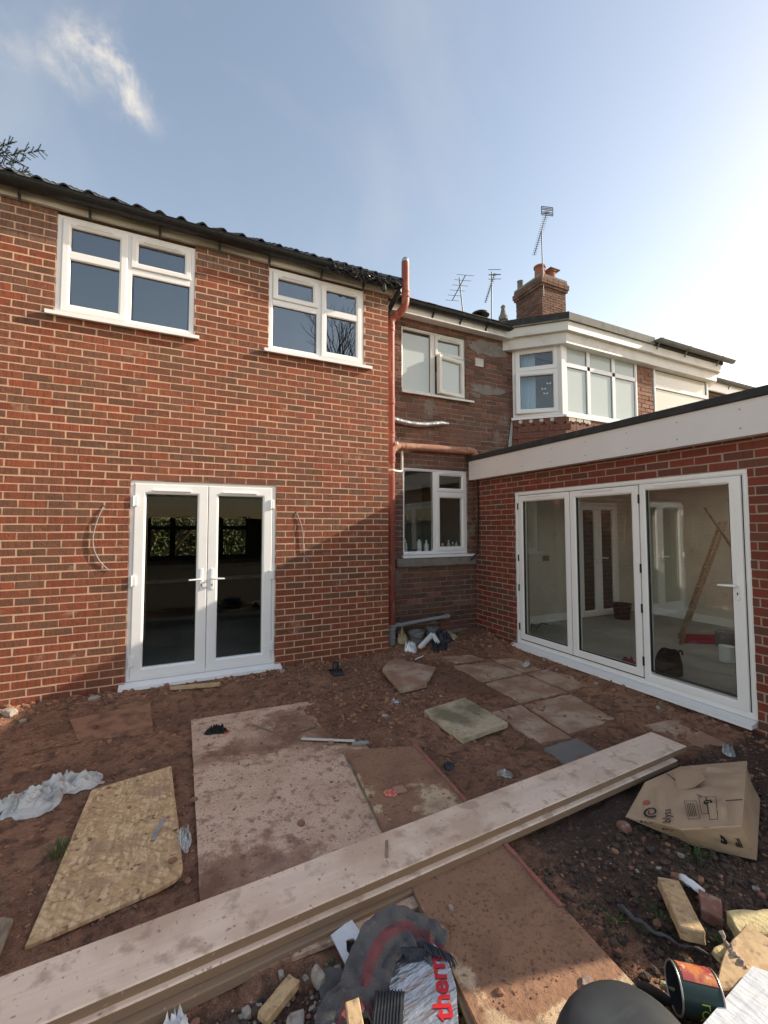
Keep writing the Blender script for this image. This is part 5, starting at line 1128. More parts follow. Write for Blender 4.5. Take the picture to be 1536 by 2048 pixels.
for k in range(6): ob('print', MB().tube([(ft_(.76+k*.018, .38)+Vector((-.003, -.003, .005))).to_tuple(), (ft_(.76+k*.018, .68)+Vector((-.003, -.003, .005))).to_tuple()], .0024 if k % 2 else .0014, 4), 'ink', CBX)
disc(Lp(.12, .38)+Vector((0, 0, .008)), ud, vd, .020, 'ink_red')
stone('brick_lump', 'lump of red brick at the left corner of the cardboard box', 2.27, 1.66, .045, 'rubble_red', 41, z=.01)

# ================================================================== foreground debris
def ribbon(path, width_dir, w, th, n=28, wob=.004, seed=0):
    """a strip of bent sheet: centre line points, a width direction for each, thickness"""
    P = [Vector(p) for p in path]; Wd = [Vector(d) for d in width_dir]; cl = []
    m_ = len(P)-1
    for k in range(n+1):
        t = k/n*m_; i = min(int(t), m_-1); f = t-i
        p0, p1, p2, p3 = P[max(i-1, 0)], P[i], P[i+1], P[min(i+2, m_)]
        c = .5*((2*p1)+(p2-p0)*f+(2*p0-5*p1+4*p2-p3)*f*f+(3*p1-p0-3*p2+p3)*f**3); cl.append((c, (Wd[i]*(1-f)+Wd[i+1]*f).normalized()))
    ww = 8; V = []
    for k, (c, d) in enumerate(cl):
        nx = (cl[min(k+1, n)][0]-cl[max(k-1, 0)][0]).normalized(); nn = nx.cross(d).normalized()
        for q_ in range(ww+1):
            s = q_/ww-.5; V.append((c+d*w*s+nn*wob*noise.noise(Vector((k*.35+seed, q_*.6, seed)))+(d*.004*noise.noise(Vector((k*.9, seed, 0))) if q_ in (0, ww) else Vector())+nn*th))
    V2 = []
    for k, (c, d) in enumerate(cl):
        nx = (cl[min(k+1, n)][0]-cl[max(k-1, 0)][0]).normalized(); nn = nx.cross(d).normalized()
        for q_ in range(ww+1): V2.append(V[k*(ww+1)+q_]-nn*th*2)
    N = (n+1)*(ww+1); W = ww+1
    F = [(k*W+i, k*W+i+1, (k+1)*W+i+1, (k+1)*W+i) for k in range(n) for i in range(ww)]+[(N+k*W+i, N+(k+1)*W+i, N+(k+1)*W+i+1, N+k*W+i+1) for k in range(n) for i in range(ww)]
    for k in range(n): F += [(k*W, (k+1)*W, N+(k+1)*W, N+k*W), (k*W+ww, N+k*W+ww, N+(k+1)*W+ww, (k+1)*W+ww)]
    for i in range(ww): F += [(i, N+i, N+i+1, i+1), (n*W+i, n*W+i+1, N+n*W+i+1, N+n*W+i)]
    return MB().add([v[:] for v in V+V2], F)
# foil-faced insulation board
IB = thing('insulation_board', 'silver foil insulation board with red lettering under the torn mat', 'board', (.8, 1.3, .05))
ibp = [(.60, 1.22), (.655, 1.335), (.755, 1.50), (.80, 1.525), (.93, 1.51), (.955, 1.44), (.93, 1.34), (.875, 1.25), (.80, 1.12), (.72, 1.08)]
sub(plate('foam_core', None, None, [(x*.998, y) for x, y in ibp], .020, .026, 'foam_yellow', tilt=(.05, .10), jag=.003, seg=.04, seed=3, ctr=(.804, 1.333)), IB)
sub(plate('foil_face', None, None, ibp, .0465, .002, 'foil', tilt=(.05, .10), jag=.003, seg=.04, seed=3, ctr=(.804, 1.333)), IB)
me = textmesh('therm', .088, .0006, .0022)
zc = .0465+.002+(.885-.80)*.05+(1.36-1.35)*.10
o = ob('lettering', me, 'red_print', IB, frame3((.885, 1.375, .0585), (.10, .225, .028), (-.225, .10, -.002)) @ Matrix.Translation((0, 0, .001)))
# torn mat, two lengths
MT = thing('torn_mat', 'torn grey mat with a dull red stripe, folded over the foil board', 'mat', (.75, 1.5, .05))
path = [(.600, 1.43, .045), (.66, 1.50, .075), (.745, 1.555, .110), (.84, 1.565, .112), (.915, 1.515, .080), (.95, 1.45, .056)]
wd = [(.75, -.6, -.15), (.72, -.68, -.15), (.6, -.78, -.25), (.2, -.93, -.3), (-.4, -.85, -.25), (-.7, -.65, -.15)]
def striped(nm, parent, rb, n, cols, mat2):
    o = ob(nm, rb, 'carpet_grey', parent, None, 40); o.data.materials.append(MATS[mat2])
    for k in range(n):
        for i in cols: o.data.polygons[k*8+i].material_index = 1
        for i in cols: o.data.polygons[n*8+k*8+i].material_index = 1
    return o
striped('sheet', MT, ribbon(path, wd, .165, .004, 40, .026, 1), 40, (3, 4), 'carpet_red')
fr = MB(); rf = random.Random(5)
for k in range(60):
    t = rf.random(); p = Vector(lerp((.885, 1.50, .10), (.965, 1.43, .075), t)); d = Vector((rf.uniform(-.2, .4), rf.uniform(-1, -.4), rf.uniform(-.6, .1))).normalized()
    fr.tube([p[:], (p+d*.02)[:], (p+d*.035+Vector((0, 0, -.012)))[:]], .0022, 4, False)
for k in range(26):
    t = k/26; p = Vector(lerp((.80, 1.50, .105), (.885, 1.475, .09), t)); fr.tube([p[:], (p+Vector((.012, -.02, -.035)))[:]], .0035, 5, False)
ob('fringe', fr, 'blue_bag', MT)
MT2 = thing('lower_mat', 'lower loop of torn mat with reddish edge at the bottom of the picture', 'mat', (.55, 1.3, .05))
path = [(.475, 1.30, .02), (.49, 1.40, .06), (.545, 1.445, .085), (.62, 1.43, .07), (.66, 1.36, .045)]; wd = [(.9, .2, 0), (.8, -.5, 0), (.4, -.9, 0), (-.3, -.95, 0), (-.8, -.5, 0)]
striped('sheet', MT2, ribbon(path, wd, .11, .004, 30, .020, 4), 30, (5, 6), 'carpet_red')
gb = ribbon([(.60, 1.21, .06), (.64, 1.30, .085), (.70, 1.40, .085)], [(.8, -.4, 0), (.85, -.4, 0), (.85, -.45, 0)], .10, .003, 22, .004, 8)
RG = tag(ob('ribbed_mat', gb, 'rubber', None, None, 40), 'black ribbed rubber strip between the lower mat loop and the foil board', 'mat')
for k in range(9):
    s = -.042+k*.0105; ob('rib', ribbon([(.60+s*.86, 1.21-s*.45, .066), (.64+s*.86, 1.30-s*.45, .091), (.70+s*.86, 1.40-s*.45, .091)], [(.8, -.4, 0)]*3, .004, .003, 12, .0, 8), 'rubber', RG)
FB = thing('foil_scrap', 'square scrap of silver foil board with a ragged hole left of the mat', 'scrap', (.66, 1.7, .02))
ob('face', MB().prism([(.606, 1.738), (.705, 1.765), (.722, 1.66), (.70, 1.635), (.685, 1.69), (.655, 1.695), (.642, 1.655), (.655, 1.61), (.62, 1.60)], [.030, .034, .03, .025, .026, .026, .024, .022, .022], [.036, .040, .036, .031, .032, .032, .030, .028, .028]), 'foil_white', FB)
ob('liner', MB().prism([(.648, 1.69), (.69, 1.685), (.694, 1.65), (.66, 1.615), (.645, 1.655)], .012, .02), 'fabric_black', FB)
def timber(name, lab, p0, p1, w, h, mat, z=None, roll=0, cat='timber', seed=0):
    p0, p1 = Vector(p0), Vector(p1); d = p1-p0; L = d.length; r = random.Random(seed)
    b = bmesh.new(); bmesh.ops.create_cube(b, size=1)
    for v in b.verts: v.co = Vector(((v.co.x+.5)*L+(r.uniform(-.004, .004)), v.co.y*w+r.uniform(-.002, .002), v.co.z*h+r.uniform(-.002, .002)))
    bmesh.ops.bevel(b, geom=b.edges[:], offset=min(.004, h*.12), segments=1, affect='EDGES')
    bmesh.ops.subdivide_edges(b, edges=[e for e in b.edges if e.calc_length() > .02], cuts=4, use_grid_fill=True)
    for v in b.verts:
        k_ = .10*min(w, h, .03); v.co += Vector((noise.noise(v.co*40+Vector((seed, 0, 0))), noise.noise(v.co*40+Vector((seed, 5, 0))), noise.noise(v.co*40+Vector((seed, 9, 0)))))*k_
    me = bpy.data.meshes.new(name); b.to_mesh(me); b.free()
    x = d.normalized(); y = Vector((0, 0, 1)).cross(x).normalized(); zz = x.cross(y)
    M = Matrix(((x.x, y.x, zz.x, p0.x), (x.y, y.y, zz.y, p0.y), (x.z, y.z, zz.z, p0.z), (0, 0, 0, 1))) @ Matrix.Rotation(roll, 4, 'X')
    return tag(ob(name, me, mat, None, M), lab, cat)
timber('timber_block', 'sawn timber block propped on rubble at lower right, its near end sunlit', (2.045, 1.285, .055), (1.855, 1.075, .075), .085, .048, 'wood', seed=1)
timber('wood_offcut', 'split yellow softwood offcut lying at the bottom left of the mat', (.305, 1.565, .02), (.435, 1.640, .024), .052, .03, 'wood', seed=2)
timber('wood_offcut', 'short upright softwood stub in front of the lower mat loop', (.545, 1.30, .09), (.560, 1.395, .125), .045, .022, 'wood', seed=3)
timber('batten', 'pale timber batten lying at the foot of the wall below the french door sill', (.02, 4.895, .078), (.475, 4.80, .075), .045, .030, 'wood', seed=4)
timber('wood_offcut', 'ragged strand board offcut beside the dark dome', (1.335, .955, .012), (1.62, .825, .014), .10, .018, 'osb', seed=5)
stone('brown_shard', 'brown stone shard lying on the strand board offcut', 1.40, .945, .05, 'rubble_red', 71, z=.022, sh=(1, .7, .35), rot=.3)
stone('brown_shard', 'angular brown shard touching the corner of the muddy board', 1.475, 1.02, .045, 'rubble_red', 72, z=.02, sh=(1, .8, .5), rot=1.1)
stone('chalky_lump', 'pile of crushed pale plaster on the muddy board', 1.36, 1.155, .028, 'pebble', 73, z=.044, sh=(1, .8, .4))
stone('grey_lump', 'flat grey stone lump below the split offcut at the bottom edge', .40, 1.50, .05, 'rubble_grey', 74, z=.01, sh=(1, .8, .5))
stone('slate_shard', 'upright grey slate shard behind the mat', .51, 1.60, .04, 'rubble_grey', 75, z=.02, sh=(.5, 1, 1.0))
plate('slate_piece', 'curved dark slate fragment left of the mat', 'slate', [(.50, 1.52), (.575, 1.50), (.60, 1.585), (.56, 1.61), (.515, 1.615)], .022, .008, 'carpet_grey', tilt=(.1, .3), jag=.004, seg=.02, seed=8)
plate('broken_brick', 'quarter of a red brick beside the timber block', 'brick', [(2.045, 1.15), (2.125, 1.20), (2.165, 1.135), (2.08, 1.085)], .012, .045, 'rubble_red', tilt=(.1, .2), jag=.003, seg=.03, seed=9)
WD = thing('crushed_cup', 'crumpled white paper cup top behind the timber block', 'cup', (2.14, 1.25, .02))
cupm = MB().lathe([(.045, 0), (.05, .02), (.048, .026), (.03, .030), (.002, .024)], 18, Matrix.Translation((2.142, 1.245, .035)) @ Matrix.Rotation(.7, 4, 'Y'))
cupm.V = [(x+.006*noise.noise(Vector((x*40, y*40, 1))), y, z+.006*noise.noise(Vector((x*40, y*40, 5)))) for x, y, z in cupm.V]
ob('lid', cupm, 'white_gloss', WD, None, 40)
# paint tin on its side
TN = thing('paint_tin', 'dark green paint tin lying on its side with torn red label', 'tin', (1.65, .93, .08))
ta, tb = Vector((1.590, .990, .078)), Vector((1.690, .915, .070)); tx = (tb-ta).normalized(); tz = Vector((0, 0, 1)); ty = tz.cross(tx).normalized(); tz = tx.cross(ty); TL = (tb-ta).length; TR = .068
TM = Matrix(((tx.x, ty.x, tz.x, ta.x), (tx.y, ty.y, tz.y, ta.y), (tx.z, ty.z, tz.z, ta.z), (0, 0, 0, 1)))
RX = Matrix(((0, 0, 1, 0), (0, 1, 0, 0), (-1, 0, 0, 0), (0, 0, 0, 1)))
ob('body', MB().lathe([(TR, 0), (TR, TL), (.001, TL)], 32).tf(RX), 'tin_green', TN, TM, 40)
ob('inside', MB().lathe([(TR-.002, .001), (TR-.004, TL-.004), (.001, TL-.004)], 32).tf(RX), 'felt', TN, TM, 40)
for s in (0, TL): ob('rim', MB().tube([(s, math.cos(2*PI*k/32)*TR, math.sin(2*PI*k/32)*TR) for k in range(33)], .0032, 8, False), 'tin_metal', TN, TM, 60)
lb = MB(); nseg = 14; r5 = random.Random(6)
rows = [(.08, [PI*.30+PI*.44*k/nseg for k in range(nseg+1)])]
for k in range(nseg):
    a0, a1 = PI*.16+PI*.50*k/nseg, PI*.16+PI*.50*(k+1)/nseg; w0, w1 = .012, TL*.95
    lb.add([(w0+r5.uniform(0, .006), math.cos(a0)*(TR+.0012), math.sin(a0)*(TR+.0012)), (w1, math.cos(a0)*(TR+.0012), math.sin(a0)*(TR+.0012)), (w1, math.cos(a1)*(TR+.0012), math.sin(a1)*(TR+.0012)), (w0, math.cos(a1)*(TR+.0012), math.sin(a1)*(TR+.0012))], [(0, 1, 2, 3)])
ob('torn_label', lb, 'tin_red', TN, TM)
me = textmesh('LOE', .036, .0003)
for v in me.vertices:
    a = PI*1.02-v.co.x/TR*-1.0; v.co = Vector((TL*.55-v.co.y, math.cos(a)*(TR+.0015+v.co.z), math.sin(a)*(TR+.0015+v.co.z)))
ob('lettering', me, 'lime_print', TN, TM)
LD = thing('tin_lid', 'dark tin lid leaning against the open end of the paint tin', 'lid', (1.55, 1.03, .04))
ob('disc', MB().lathe([(.001, 0), (.048, 0), (.054, .006), (.056, .0), (.050, -.004), (.001, -.004)], 26), 'felt', LD, Matrix.Translation((1.540, 1.030, .042)) @ Matrix.Rotation(.5, 4, 'Z') @ Matrix.Rotation(1.0, 4, 'Y'), 40)
# foil boards and strand board at the right edge
FWB = thing('foil_board', 'wrinkled white foil-faced insulation sheet at the bottom right corner', 'board', (1.8, .7, .06))
fm = panel(((1.42, .86, .10), (1.63, .62, .115), (2.10, .56, .12), (1.90, .90, .095)), 26, .010, 11, .03)
ob('foil_face', fm, 'foil_white', FWB, None, 30)
plate('strand_board', 'tan board offcut standing behind the white foil sheet at right', 'board', [(1.72, .93), (1.95, .84), (2.12, .86), (2.08, 1.0), (1.90, .985)], .055, .018, 'wood', tilt=(.05, .18), jag=.004, seg=.05, seed=12)
plate('foam_offcut', 'pale yellow foam block at the right edge of the picture', 'foam', [(2.02, .99), (2.20, .93), (2.26, 1.0), (2.08, 1.07)], .03, .055, 'foam_yellow', tilt=(0, .1), jag=.005, seg=.03, seed=13)
for k, (lab, x, y, s) in enumerate((('torn lump of yellow foam below the timber block', 1.935, 1.015, .045), ('small crumb of yellow foam behind the paint tin', 1.625, 1.035, .026), ('long crumb of yellow foam by the timber end', 1.80, .985, .04))):
    stone('foam_crumb', lab, x, y, s, 'foam_yellow', 80+k, z=.02, sh=(1.2, .6, .5))['category'] = 'foam'
st = []
for k in range(20):
    t = k/19; st.append((1.93-.03*t+.01*math.sin(k), 1.02-.10*t, .10-.03*t+.006*math.sin(k*1.7)))
tag(ob('plastic_strip', MB().tube(st, [.006+.003*math.sin(k*1.3) for k in range(20)], 7), 'pebble'), 'twisted pale strip of plastic hanging over the tan board', 'film')
st = [(1.78+.19*k/29-.10*math.sin(PI*k/29)*.6, 1.33-.36*k/29, .022+.006*math.sin(k)) for k in range(30)]
tag(ob('string', MB().tube(st, [.007*(1-k/29)+.0025+.002*math.sin(k*2.1) for k in range(30)], 6), 'carpet_grey'), 'dirty grey string trailing from the soil to the paint tin', 'film')
# dark dome: upturned rubber tub
DM = thing('rubber_tub', 'smooth dark grey upturned rubber tub at the bottom edge', 'tub', (1.15, .80, 0))
dm = MB().lathe([(.215, 0), (.22, .08), (.212, .18), (.197, .212), (.160, .240), (.09, .250), (.001, .253)], 40)
dm.V = [(x*(1.05+.02*noise.noise(Vector((x*5, y*5, 0)))), y*.92, z+.006*noise.noise(Vector((x*6, y*6, 2)))+.03*x) for x, y, z in dm.V]
ob('body', dm, 'rubber', DM, Matrix.Translation((1.165, .850, .0)) @ Matrix.Rotation(.35, 4, 'Z'), 60)
ob('rolled_rim', MB().tube([(.226*1.05*math.cos(2*PI*k/40), .226*.92*math.sin(2*PI*k/40), .012) for k in range(41)], .012, 8, False), 'rubber', DM, Matrix.Translation((1.165, .850, .0)) @ Matrix.Rotation(.35, 4, 'Z'), 60)
# plastic film, glove, wrappers
def crumple(name, lab, cat, cx, cy, sx, sy, h, mat, seed, rot=0, n=22, edge=.25):
    m = MB(); W = n+1; V = []
    for j in range(W):
        for i in range(W):
            u, v = i/n*2-1, j/n*2-1; rr = 1+edge*noise.noise(Vector((u*1.5+seed, v*1.5, 3)))
            u2, v2 = u*math.sqrt(1-v*v/2)*rr, v*math.sqrt(1-u*u/2)*rr; e = max(0, 1-max(abs(u), abs(v)))
            z = h*(.15+abs(noise.fractal(Vector((u*2.6+seed, v*2.6, seed)), .7, 2.2, 5))*1.3)*min(1, e*3+.05); V.append((u2*sx, v2*sy, z))
    c, s = math.cos(rot), math.sin(rot); V = [(x*c-y*s+cx, x*s+y*c+cy, z) for x, y, z in V]; V = [(x, y, z+surf(x, y)+.004) for x, y, z in V]; k = len(V)
    m.add(V+[(x, y, z-.0025) for x, y, z in V], [(j*W+i, j*W+i+1, (j+1)*W+i+1, (j+1)*W+i) for j in range(n) for i in range(n)]+[(k+j*W+i, k+(j+1)*W+i, k+(j+1)*W+i+1, k+j*W+i+1) for j in range(n) for i in range(n)])
    return tag(ob(name, m, mat, None, None, 70), lab, cat)
crumple('plastic_sheet', 'crumpled sheet of dirty white plastic film on the soil at left', 'plastic', -.665, 3.44, .29, .14, .065, 'film', 1, .28, 46, .6)
crumple('glove', 'dark work glove with red trim lying on the chipboard sheet', 'glove', .355, 3.815, .085, .035, .05, 'fabric_black', 2, -.25)
tag(ob('glove_trim', MB().tube([(.41, 3.765, .03), (.44, 3.757, .034), (.45, 3.775, .034)], .006, 6), 'red_print', bpy.data.objects['glove']), None)
crumple('wrapper', 'pink sweet wrapper on the muddy board', 'wrapper', 1.235, 2.452, .045, .040, .012, 'pink', 3, .1, 10, .1)
plate('card_scrap', 'tan card scrap touching the pink wrapper', 'card', [(1.255, 2.425), (1.335, 2.415), (1.330, 2.485), (1.265, 2.49)], .050, .002, 'tan_card', tilt=(0, .05))
crumple('foil_wrapper', 'square silver foil wrapper on the soil behind the planks', 'wrapper', 2.06, 2.375, .055, .055, .014, 'foil', 4, .3, 12, .08)
crumple('blue_scrap', 'scrap of dark blue plastic beside the red strip', 'plastic', 1.76, 2.60, .045, .03, .03, 'blue_bag', 5, .5, 12)
crumple('clear_scrap', 'scrap of clear plastic by the bifold threshold', 'plastic', 3.86, 4.05, .08, .04, .05, 'film', 6, .2, 14)
crumple('plastic_scrap', 'crumpled clear plastic lodged between the two left boards', 'plastic', .095, 2.62, .035, .10, .05, 'film', 7, .0, 16)
crumple('plastic_bottle_scrap', 'blue and white plastic scrap at the right edge of the yard', 'plastic', 3.72, 1.86, .07, .04, .05, 'film', 8, .4, 14)
crumple('blue_pack', 'pale blue crumpled packet at the bottom left under the planks', 'plastic', .045, 1.675, .045, .035, .05, 'foil_white', 9, .4, 14)
crumple('grey_scrap', 'square of grey foil on the soil left of the broken slab', 'plastic', 1.92, 3.72, .05, .05, .03, 'foil', 10, .4, 12)
timber('plastic_strip', 'flattened white plastic strip lying across the sheet edge', (.935, 3.385, .036), (1.29, 3.165, .040), .026, .008, 'pipe_white', cat='strip', seed=6)
timber('stick', 'small grey stick on the sheet behind the plastic strip', (.98, 3.52, .04), (1.12, 3.55, .042), .014, .010, 'wood_old', cat='stick', seed=7)
timber('stick', 'thin dark stick on the chipboard sheet near the glove', (.64, 3.82, .027), (.77, 3.62, .027), .012, .006, 'wood_old', cat='stick', seed=8)
timber('stick', 'grey plastic stub at the top corner of the muddy board', (1.25, 3.13, .045), (1.37, 3.09, .045), .022, .018, 'pipe_grey', cat='stick', seed=9)
timber('tool_scrap', 'small grey metal bracket lying on the strand board', (-.055, 2.66, .030), (-.01, 2.82, .030), .022, .006, 'pipe_grey', cat='bracket', seed=10)
timber('white_stick', 'short white plastic stick on the broken slab', (2.66, 4.62, .085), (2.80, 4.66, .10), .014, .010, 'white_gloss', cat='stick', seed=11)
timber('stick', 'dark sliver of wood lying on the top plank', (.935, 1.90, .122), (.985, 2.0, .122), .012, .005, 'wood_old', cat='stick', seed=12)
# pipe fitting by the wall
PF = thing('gutter_fitting', 'black plastic gutter fitting standing on the soil by the wall', 'fitting', (1.69, 4.72, .04))
g0 = gh(1.69, 4.72)
ob('socket', MB().tube([(1.69, 4.72, g0+.03), (1.69, 4.72, g0+.12), (1.69, 4.72, g0+.125)], [.036, .034, .030], 16), 'black_plastic', PF, None, 40)
hg = MB(); nn = 12
for k in range(nn):
    a0, a1 = PI*k/nn, PI*(k+1)/nn; r0 = .075
    hg.add([(1.69-.06, 4.71+r0*math.cos(a0), g0+.055*math.sin(a0)), (1.69+.06, 4.69+r0*math.cos(a0), g0+.055*math.sin(a0)), (1.69+.06, 4.69+r0*math.cos(a1), g0+.055*math.sin(a1)), (1.69-.06, 4.71+r0*math.cos(a1), g0+.055*math.sin(a1))], [(0, 1, 2, 3)])
ob('saddle', hg, 'black_plastic', PF, None, 50)
# debris heap in the back corner
def bucket(name, lab, x, y, z, r, h, mat, tilt=0):
    t = thing(name, lab, 'bucket', (x, y, z)); M = Matrix.Translation((x, y, z)) @ Matrix.Rotation(tilt, 4, 'Y')
    ob('body', MB().lathe([(.001, 0), (r*.80, 0), (r*.98, h), (r*1.06, h), (r*1.06, h-.02), (r*1.0, h-.02), (r*.94, h), (r*.77, .012), (.001, .012)], 24), mat, t, M, 40)
    ob('handle', MB().tube([(r*1.02*math.cos(PI*k/12), -.02-r*.75*math.sin(PI*k/12), h-.02-.06*math.sin(PI*k/12)) for k in range(13)], .004, 6), 'black_plastic', t, M, 40)
bucket('bucket', 'dirty grey bucket left of the pair by the waste pipe', 3.04, 5.22, .085, .105, .17, 'bucket_grey', -.1)
bucket('bucket', 'battered grey tub right of the pair by the waste pipe', 3.30, 5.28, .09, .085, .17, 'bucket_grey', .05)
WPp = thing('pipe_offcut', 'bent white square downpipe offcut leaning on the rubble heap', 'pipe', (3.1, 5.0, .1))
timber_ = lambda a, b, w, h: timber('length', None, a, b, w, h, 'white_gloss', cat=None)
for a, b in (((2.93, 4.97, .105), (3.22, 5.12, .215)), ((3.215, 5.115, .22), (3.26, 5.03, .10))):
    sub(timber_(a, b, .05, .045), WPp)
crumple('black_sack', 'dark blue plastic sack behind the white pipe offcut', 'sack', 3.42, 5.20, .17, .12, .16, 'blue_bag', 11, .2, 22)
crumple('black_sack', 'limp black sack in front of the white pipe offcut', 'sack', 3.24, 4.97, .14, .07, .09, 'rubble_bag', 12, .1, 22)
crumple('foil_packet', 'crushed silver packet beside the grey buckets', 'packet', 2.84, 5.05, .085, .075, .12, 'foil_white', 13, .4, 18)
crumple('leaf_clump', 'clump of yellow insulation wool behind the buckets', 'insulation', 2.87, 5.34, .08, .07, .16, 'foam_yellow', 14, .4, 18)
crumple('leaf_clump', 'clump of yellow insulation wool at the right of the heap', 'insulation', 3.62, 5.28, .12, .07, .07, 'foam_yellow', 15, .1, 18)
plate('card_scrap', 'folded tan card scrap under the crushed silver packet', 'card', [(2.92, 4.93), (3.02, 4.96), (2.99, 5.03), (2.90, 5.01)], .105, .003, 'tan_card', tilt=(.1, .1))

# ================================================================== things behind the glass
def bottle(lab, x, y, z, r, h, mat, cap='white_gloss'):
    t = thing('bottle', lab, 'bottle', (x, y, z), 'bottles on the window boards')
    ob('body', MB().lathe([(.001, 0), (r, 0), (r, h*.62), (r*.4, h*.76), (r*.36, h*.84)], 16, Matrix.Translation((x, y, z))), mat, t, None, 40)
    ob('cap', MB().lathe([(r*.42, h*.82), (r*.42, h), (.001, h)], 12, Matrix.Translation((x, y, z))), cap, t, None, 40)
for k, (x, z0, r, h, mt, cp, lab) in enumerate(((3.10, 1.29, .035, .20, 'bottle_pale', 'white_gloss', 'pale spray bottle leftmost on the kitchen window board'), (3.335, 1.29, .038, .24, 'white_gloss', 'bottle_blue', 'white bottle with blue cap on the kitchen window board'),
    (3.46, 1.29, .035, .19, 'white_gloss', 'white_gloss', 'squat white bottle beside the blue-capped one'), (3.75, 1.29, .045, .13, 'foam_yellow', 'white_gloss', 'yellow tub in the right kitchen window'),
    (3.86, 1.29, .03, .18, 'bottle_pale', 'white_gloss', 'pale slim bottle in the right kitchen window'), (3.94, 1.29, .03, .15, 'bottle_green', 'white_gloss', 'green bottle in the right kitchen window'), (4.01, 1.29, .03, .17, 'bottle_pale', 'bottle_green', 'green-capped bottle rightmost in the kitchen window'),
    (3.09, 3.68, .04, .20, 'bottle_pale', 'white_gloss', 'pale bottle behind the frosted bathroom glass'), (3.17, 3.68, .045, .26, 'bottle_green', 'bottle_green', 'tall green bottle behind the frosted bathroom glass'), (3.38, 3.68, .04, .18, 'bottle_green', 'white_gloss', 'short green bottle behind the frosted bathroom glass'))):
    bottle(lab, x, 5.66, z0, r, h, mt, cp)
ob('window_board', MB().box(2.95, 4.15, 5.62, 5.80, 1.26, 1.285).box(2.95, 4.15, 5.62, 5.80, 3.655, 3.678), 'plaster_white', OLD)
LDR = thing('ladder', 'wooden stepladder with a propped rail standing inside behind the bifold glass', 'ladder', (6.3, 3.6, .1))
fa, fb_ = Vector((6.13, 3.58, .10)), Vector((6.45, 3.78, .10)); tp = Vector((6.95, 3.28, 2.05)); tp2 = Vector((7.15, 3.45, 2.05))
def rail(a, b, nm='stile', w=.024): ob(nm, MB().tube([tuple(a), tuple(b)], w, 4), 'wood_old', LDR)
rail(fa, lerp(fa, tp, .84)); rail(fb_, lerp(fb_, tp2, .84))
for k in range(6):
    t = .10+k*.135; a, b = Vector(lerp(fa, tp, t)), Vector(lerp(fb_, tp2, t)); d = (b-a).normalized()
    ob('tread', MB().add([(a+Vector((0, -.03, .0)))[:], (b+Vector((0, -.03, 0)))[:], (b+Vector((.05, .05, 0)))[:], (a+Vector((.05, .05, 0)))[:]]+[(p+Vector((0, 0, .022)))[:] for p in (a+Vector((0, -.03, .0)), b+Vector((0, -.03, 0)), b+Vector((.05, .05, 0)), a+Vector((.05, .05, 0)))], [(0, 1, 2, 3), (7, 6, 5, 4), (0, 4, 5, 1), (1, 5, 6, 2), (2, 6, 7, 3), (3, 7, 4, 0)]), 'wood_old', LDR)
rail((6.72, 3.22, 2.05), (7.25, 2.75, 1.15), 'back_stile'); rail((6.85, 3.30, 2.05), (7.38, 2.84, 1.15), 'back_stile')
rail((6.55, 3.45, 1.95), (7.5, 2.9, .12), 'back_stile', .02)
BG = crumple('tool_bag', 'black tool bag on the floor just inside the bifold glass', 'bag', 4.80, 2.93, .17, .12, .0, 'fabric_black', 21, .5, 4)
BG.data.clear_geometry()
bgm = MB().lathe([(.001, 0), (.15, 0), (.16, .10), (.13, .2), (.12, .24), (.10, .24), (.09, .12), (.001, .1)], 22); bgm.V = [(x*(1.0+.25*noise.noise(Vector((x*9, y*9, z*9)))), y*.75*(1+.2*noise.noise(Vector((x*7, 4, z*9)))), z*(1+.25*noise.noise(Vector((x*8, y*8, 3))))) for x, y, z in bgm.V]
nm_ = bgm.mesh('tool_bag', 60); nm_.materials.append(MATS['fabric_black']); BG.data = nm_; BG.matrix_basis = Matrix.Translation((4.80, 2.93, .10)); WINV[BG.name] = BG.matrix_basis.inverted()
ob('handle', MB().tube(arc((4.72, 2.90, .32), (4.74, 2.95, .42), (4.80, 2.97, .33)), .009, 8), 'fabric_black', BG, None, 40)
ob('handle', MB().tube(arc((4.84, 2.88, .30), (4.92, 2.86, .40), (4.93, 2.86, .30)), .009, 8), 'fabric_black', BG, None, 40)
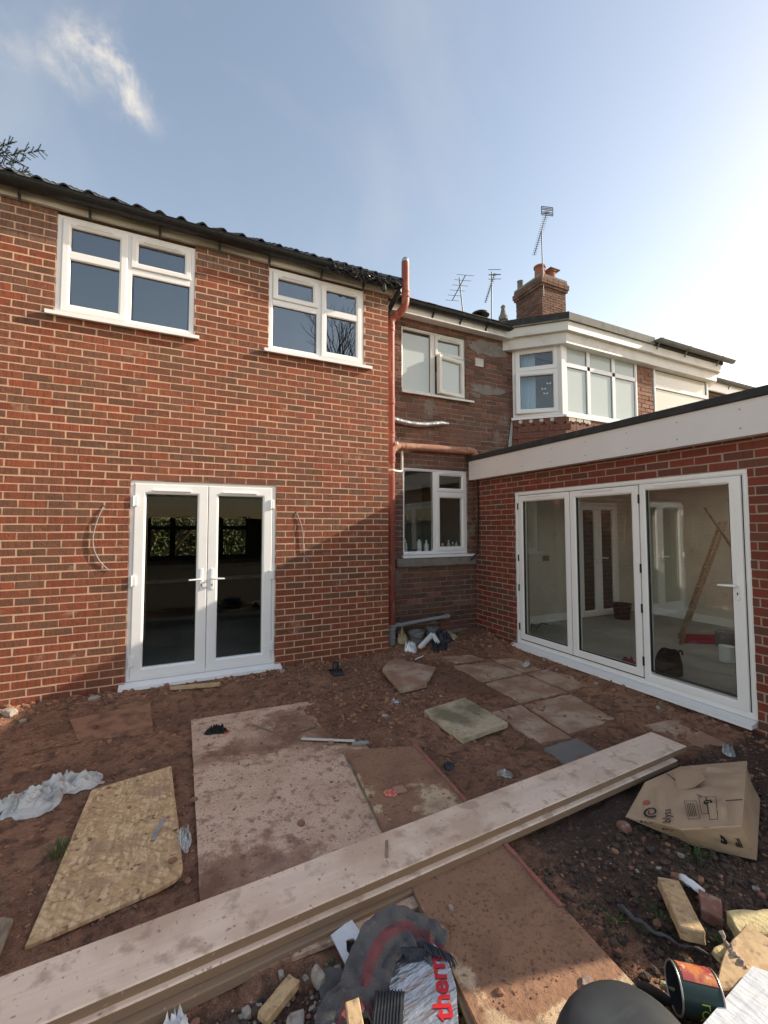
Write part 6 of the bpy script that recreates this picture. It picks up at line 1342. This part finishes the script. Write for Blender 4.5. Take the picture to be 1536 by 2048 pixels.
def can(lab, x, y, r, h, mat):
    t = thing('paint_can', lab, 'paint can', (x, y, .1)); M = Matrix.Translation((x, y, .1))
    ob('body', MB().lathe([(.001, 0), (r, 0), (r, h), (r*1.04, h), (r*1.04, h+.008), (r*.85, h+.008), (r*.84, h-.01), (.001, h-.01)], 24), mat, t, M, 40)
    ob('handle', MB().tube([(r*1.05*math.cos(PI*k/12), -r*.4*math.sin(PI*k/12), h*.85-r*.6*math.sin(PI*k/12)) for k in range(13)], .003, 6), 'tin_metal', t, M, 40)
can('white paint can on the floor right of the tool bag, nearest the glass', 5.85, 2.90, .075, .17, 'white_gloss'); can('larger grey paint can on the floor behind the white one', 6.60, 3.27, .12, .19, 'bucket_grey')
tag(ob('pink_cloth', panel(((6.25, 3.60, .108), (6.70, 3.30, .112), (7.15, 3.62, .11), (6.70, 3.95, .11)), 12, .03, 31, .01), 'pink_cloth', None, None, 60), 'dark pink dust sheet on the floor behind the ladder', 'cloth')
bucket('bucket', 'black builders bucket on the floor beside the inner french doors', 6.98, 5.02, .10, .15, .26, 'black_plastic')
crumple('red_rag', 'dark red rag on the floor just inside the middle bifold leaf', 'rag', 4.72, 3.36, .16, .07, .07, 'pink_cloth', 33, .2, 14)
rg = bpy.data.objects['red_rag']; rg.matrix_basis = Matrix.Translation((0, 0, .10-surf(4.72, 3.36)))
tag(ob('floor_cable', MB().tube([(4.75, 4.9, .11), (4.9, 5.0, .22), (5.05, 5.05, .13), (5.2, 5.1, .18), (5.45, 5.1, .11)], .008, 6), 'black_plastic'), 'black cable looping over the floor behind the left bifold leaf', 'cable')
for k, (a, b, lab) in enumerate((((-.95, 10.1, .0), (.30, 9.95, 1.72), 'left plank leaning outside the front window, seen through the french doors'), ((-.80, 10.1, .0), (.42, 9.95, 1.72), 'right plank leaning outside the front window, seen through the french doors'))):
    timber('leaning_plank', lab, a, b, .10, .05, 'wood', seed=50+k, cat='plank')
timber('stored_board', 'long pale board lying across the dark room behind the french doors', (-1.5, 7.3, .86), (2.1, 7.4, .88), .20, .03, 'wood_old', seed=60, cat='board')
for o in bpy.data.objects:
    if '_w_inv' in o: del o['_w_inv']
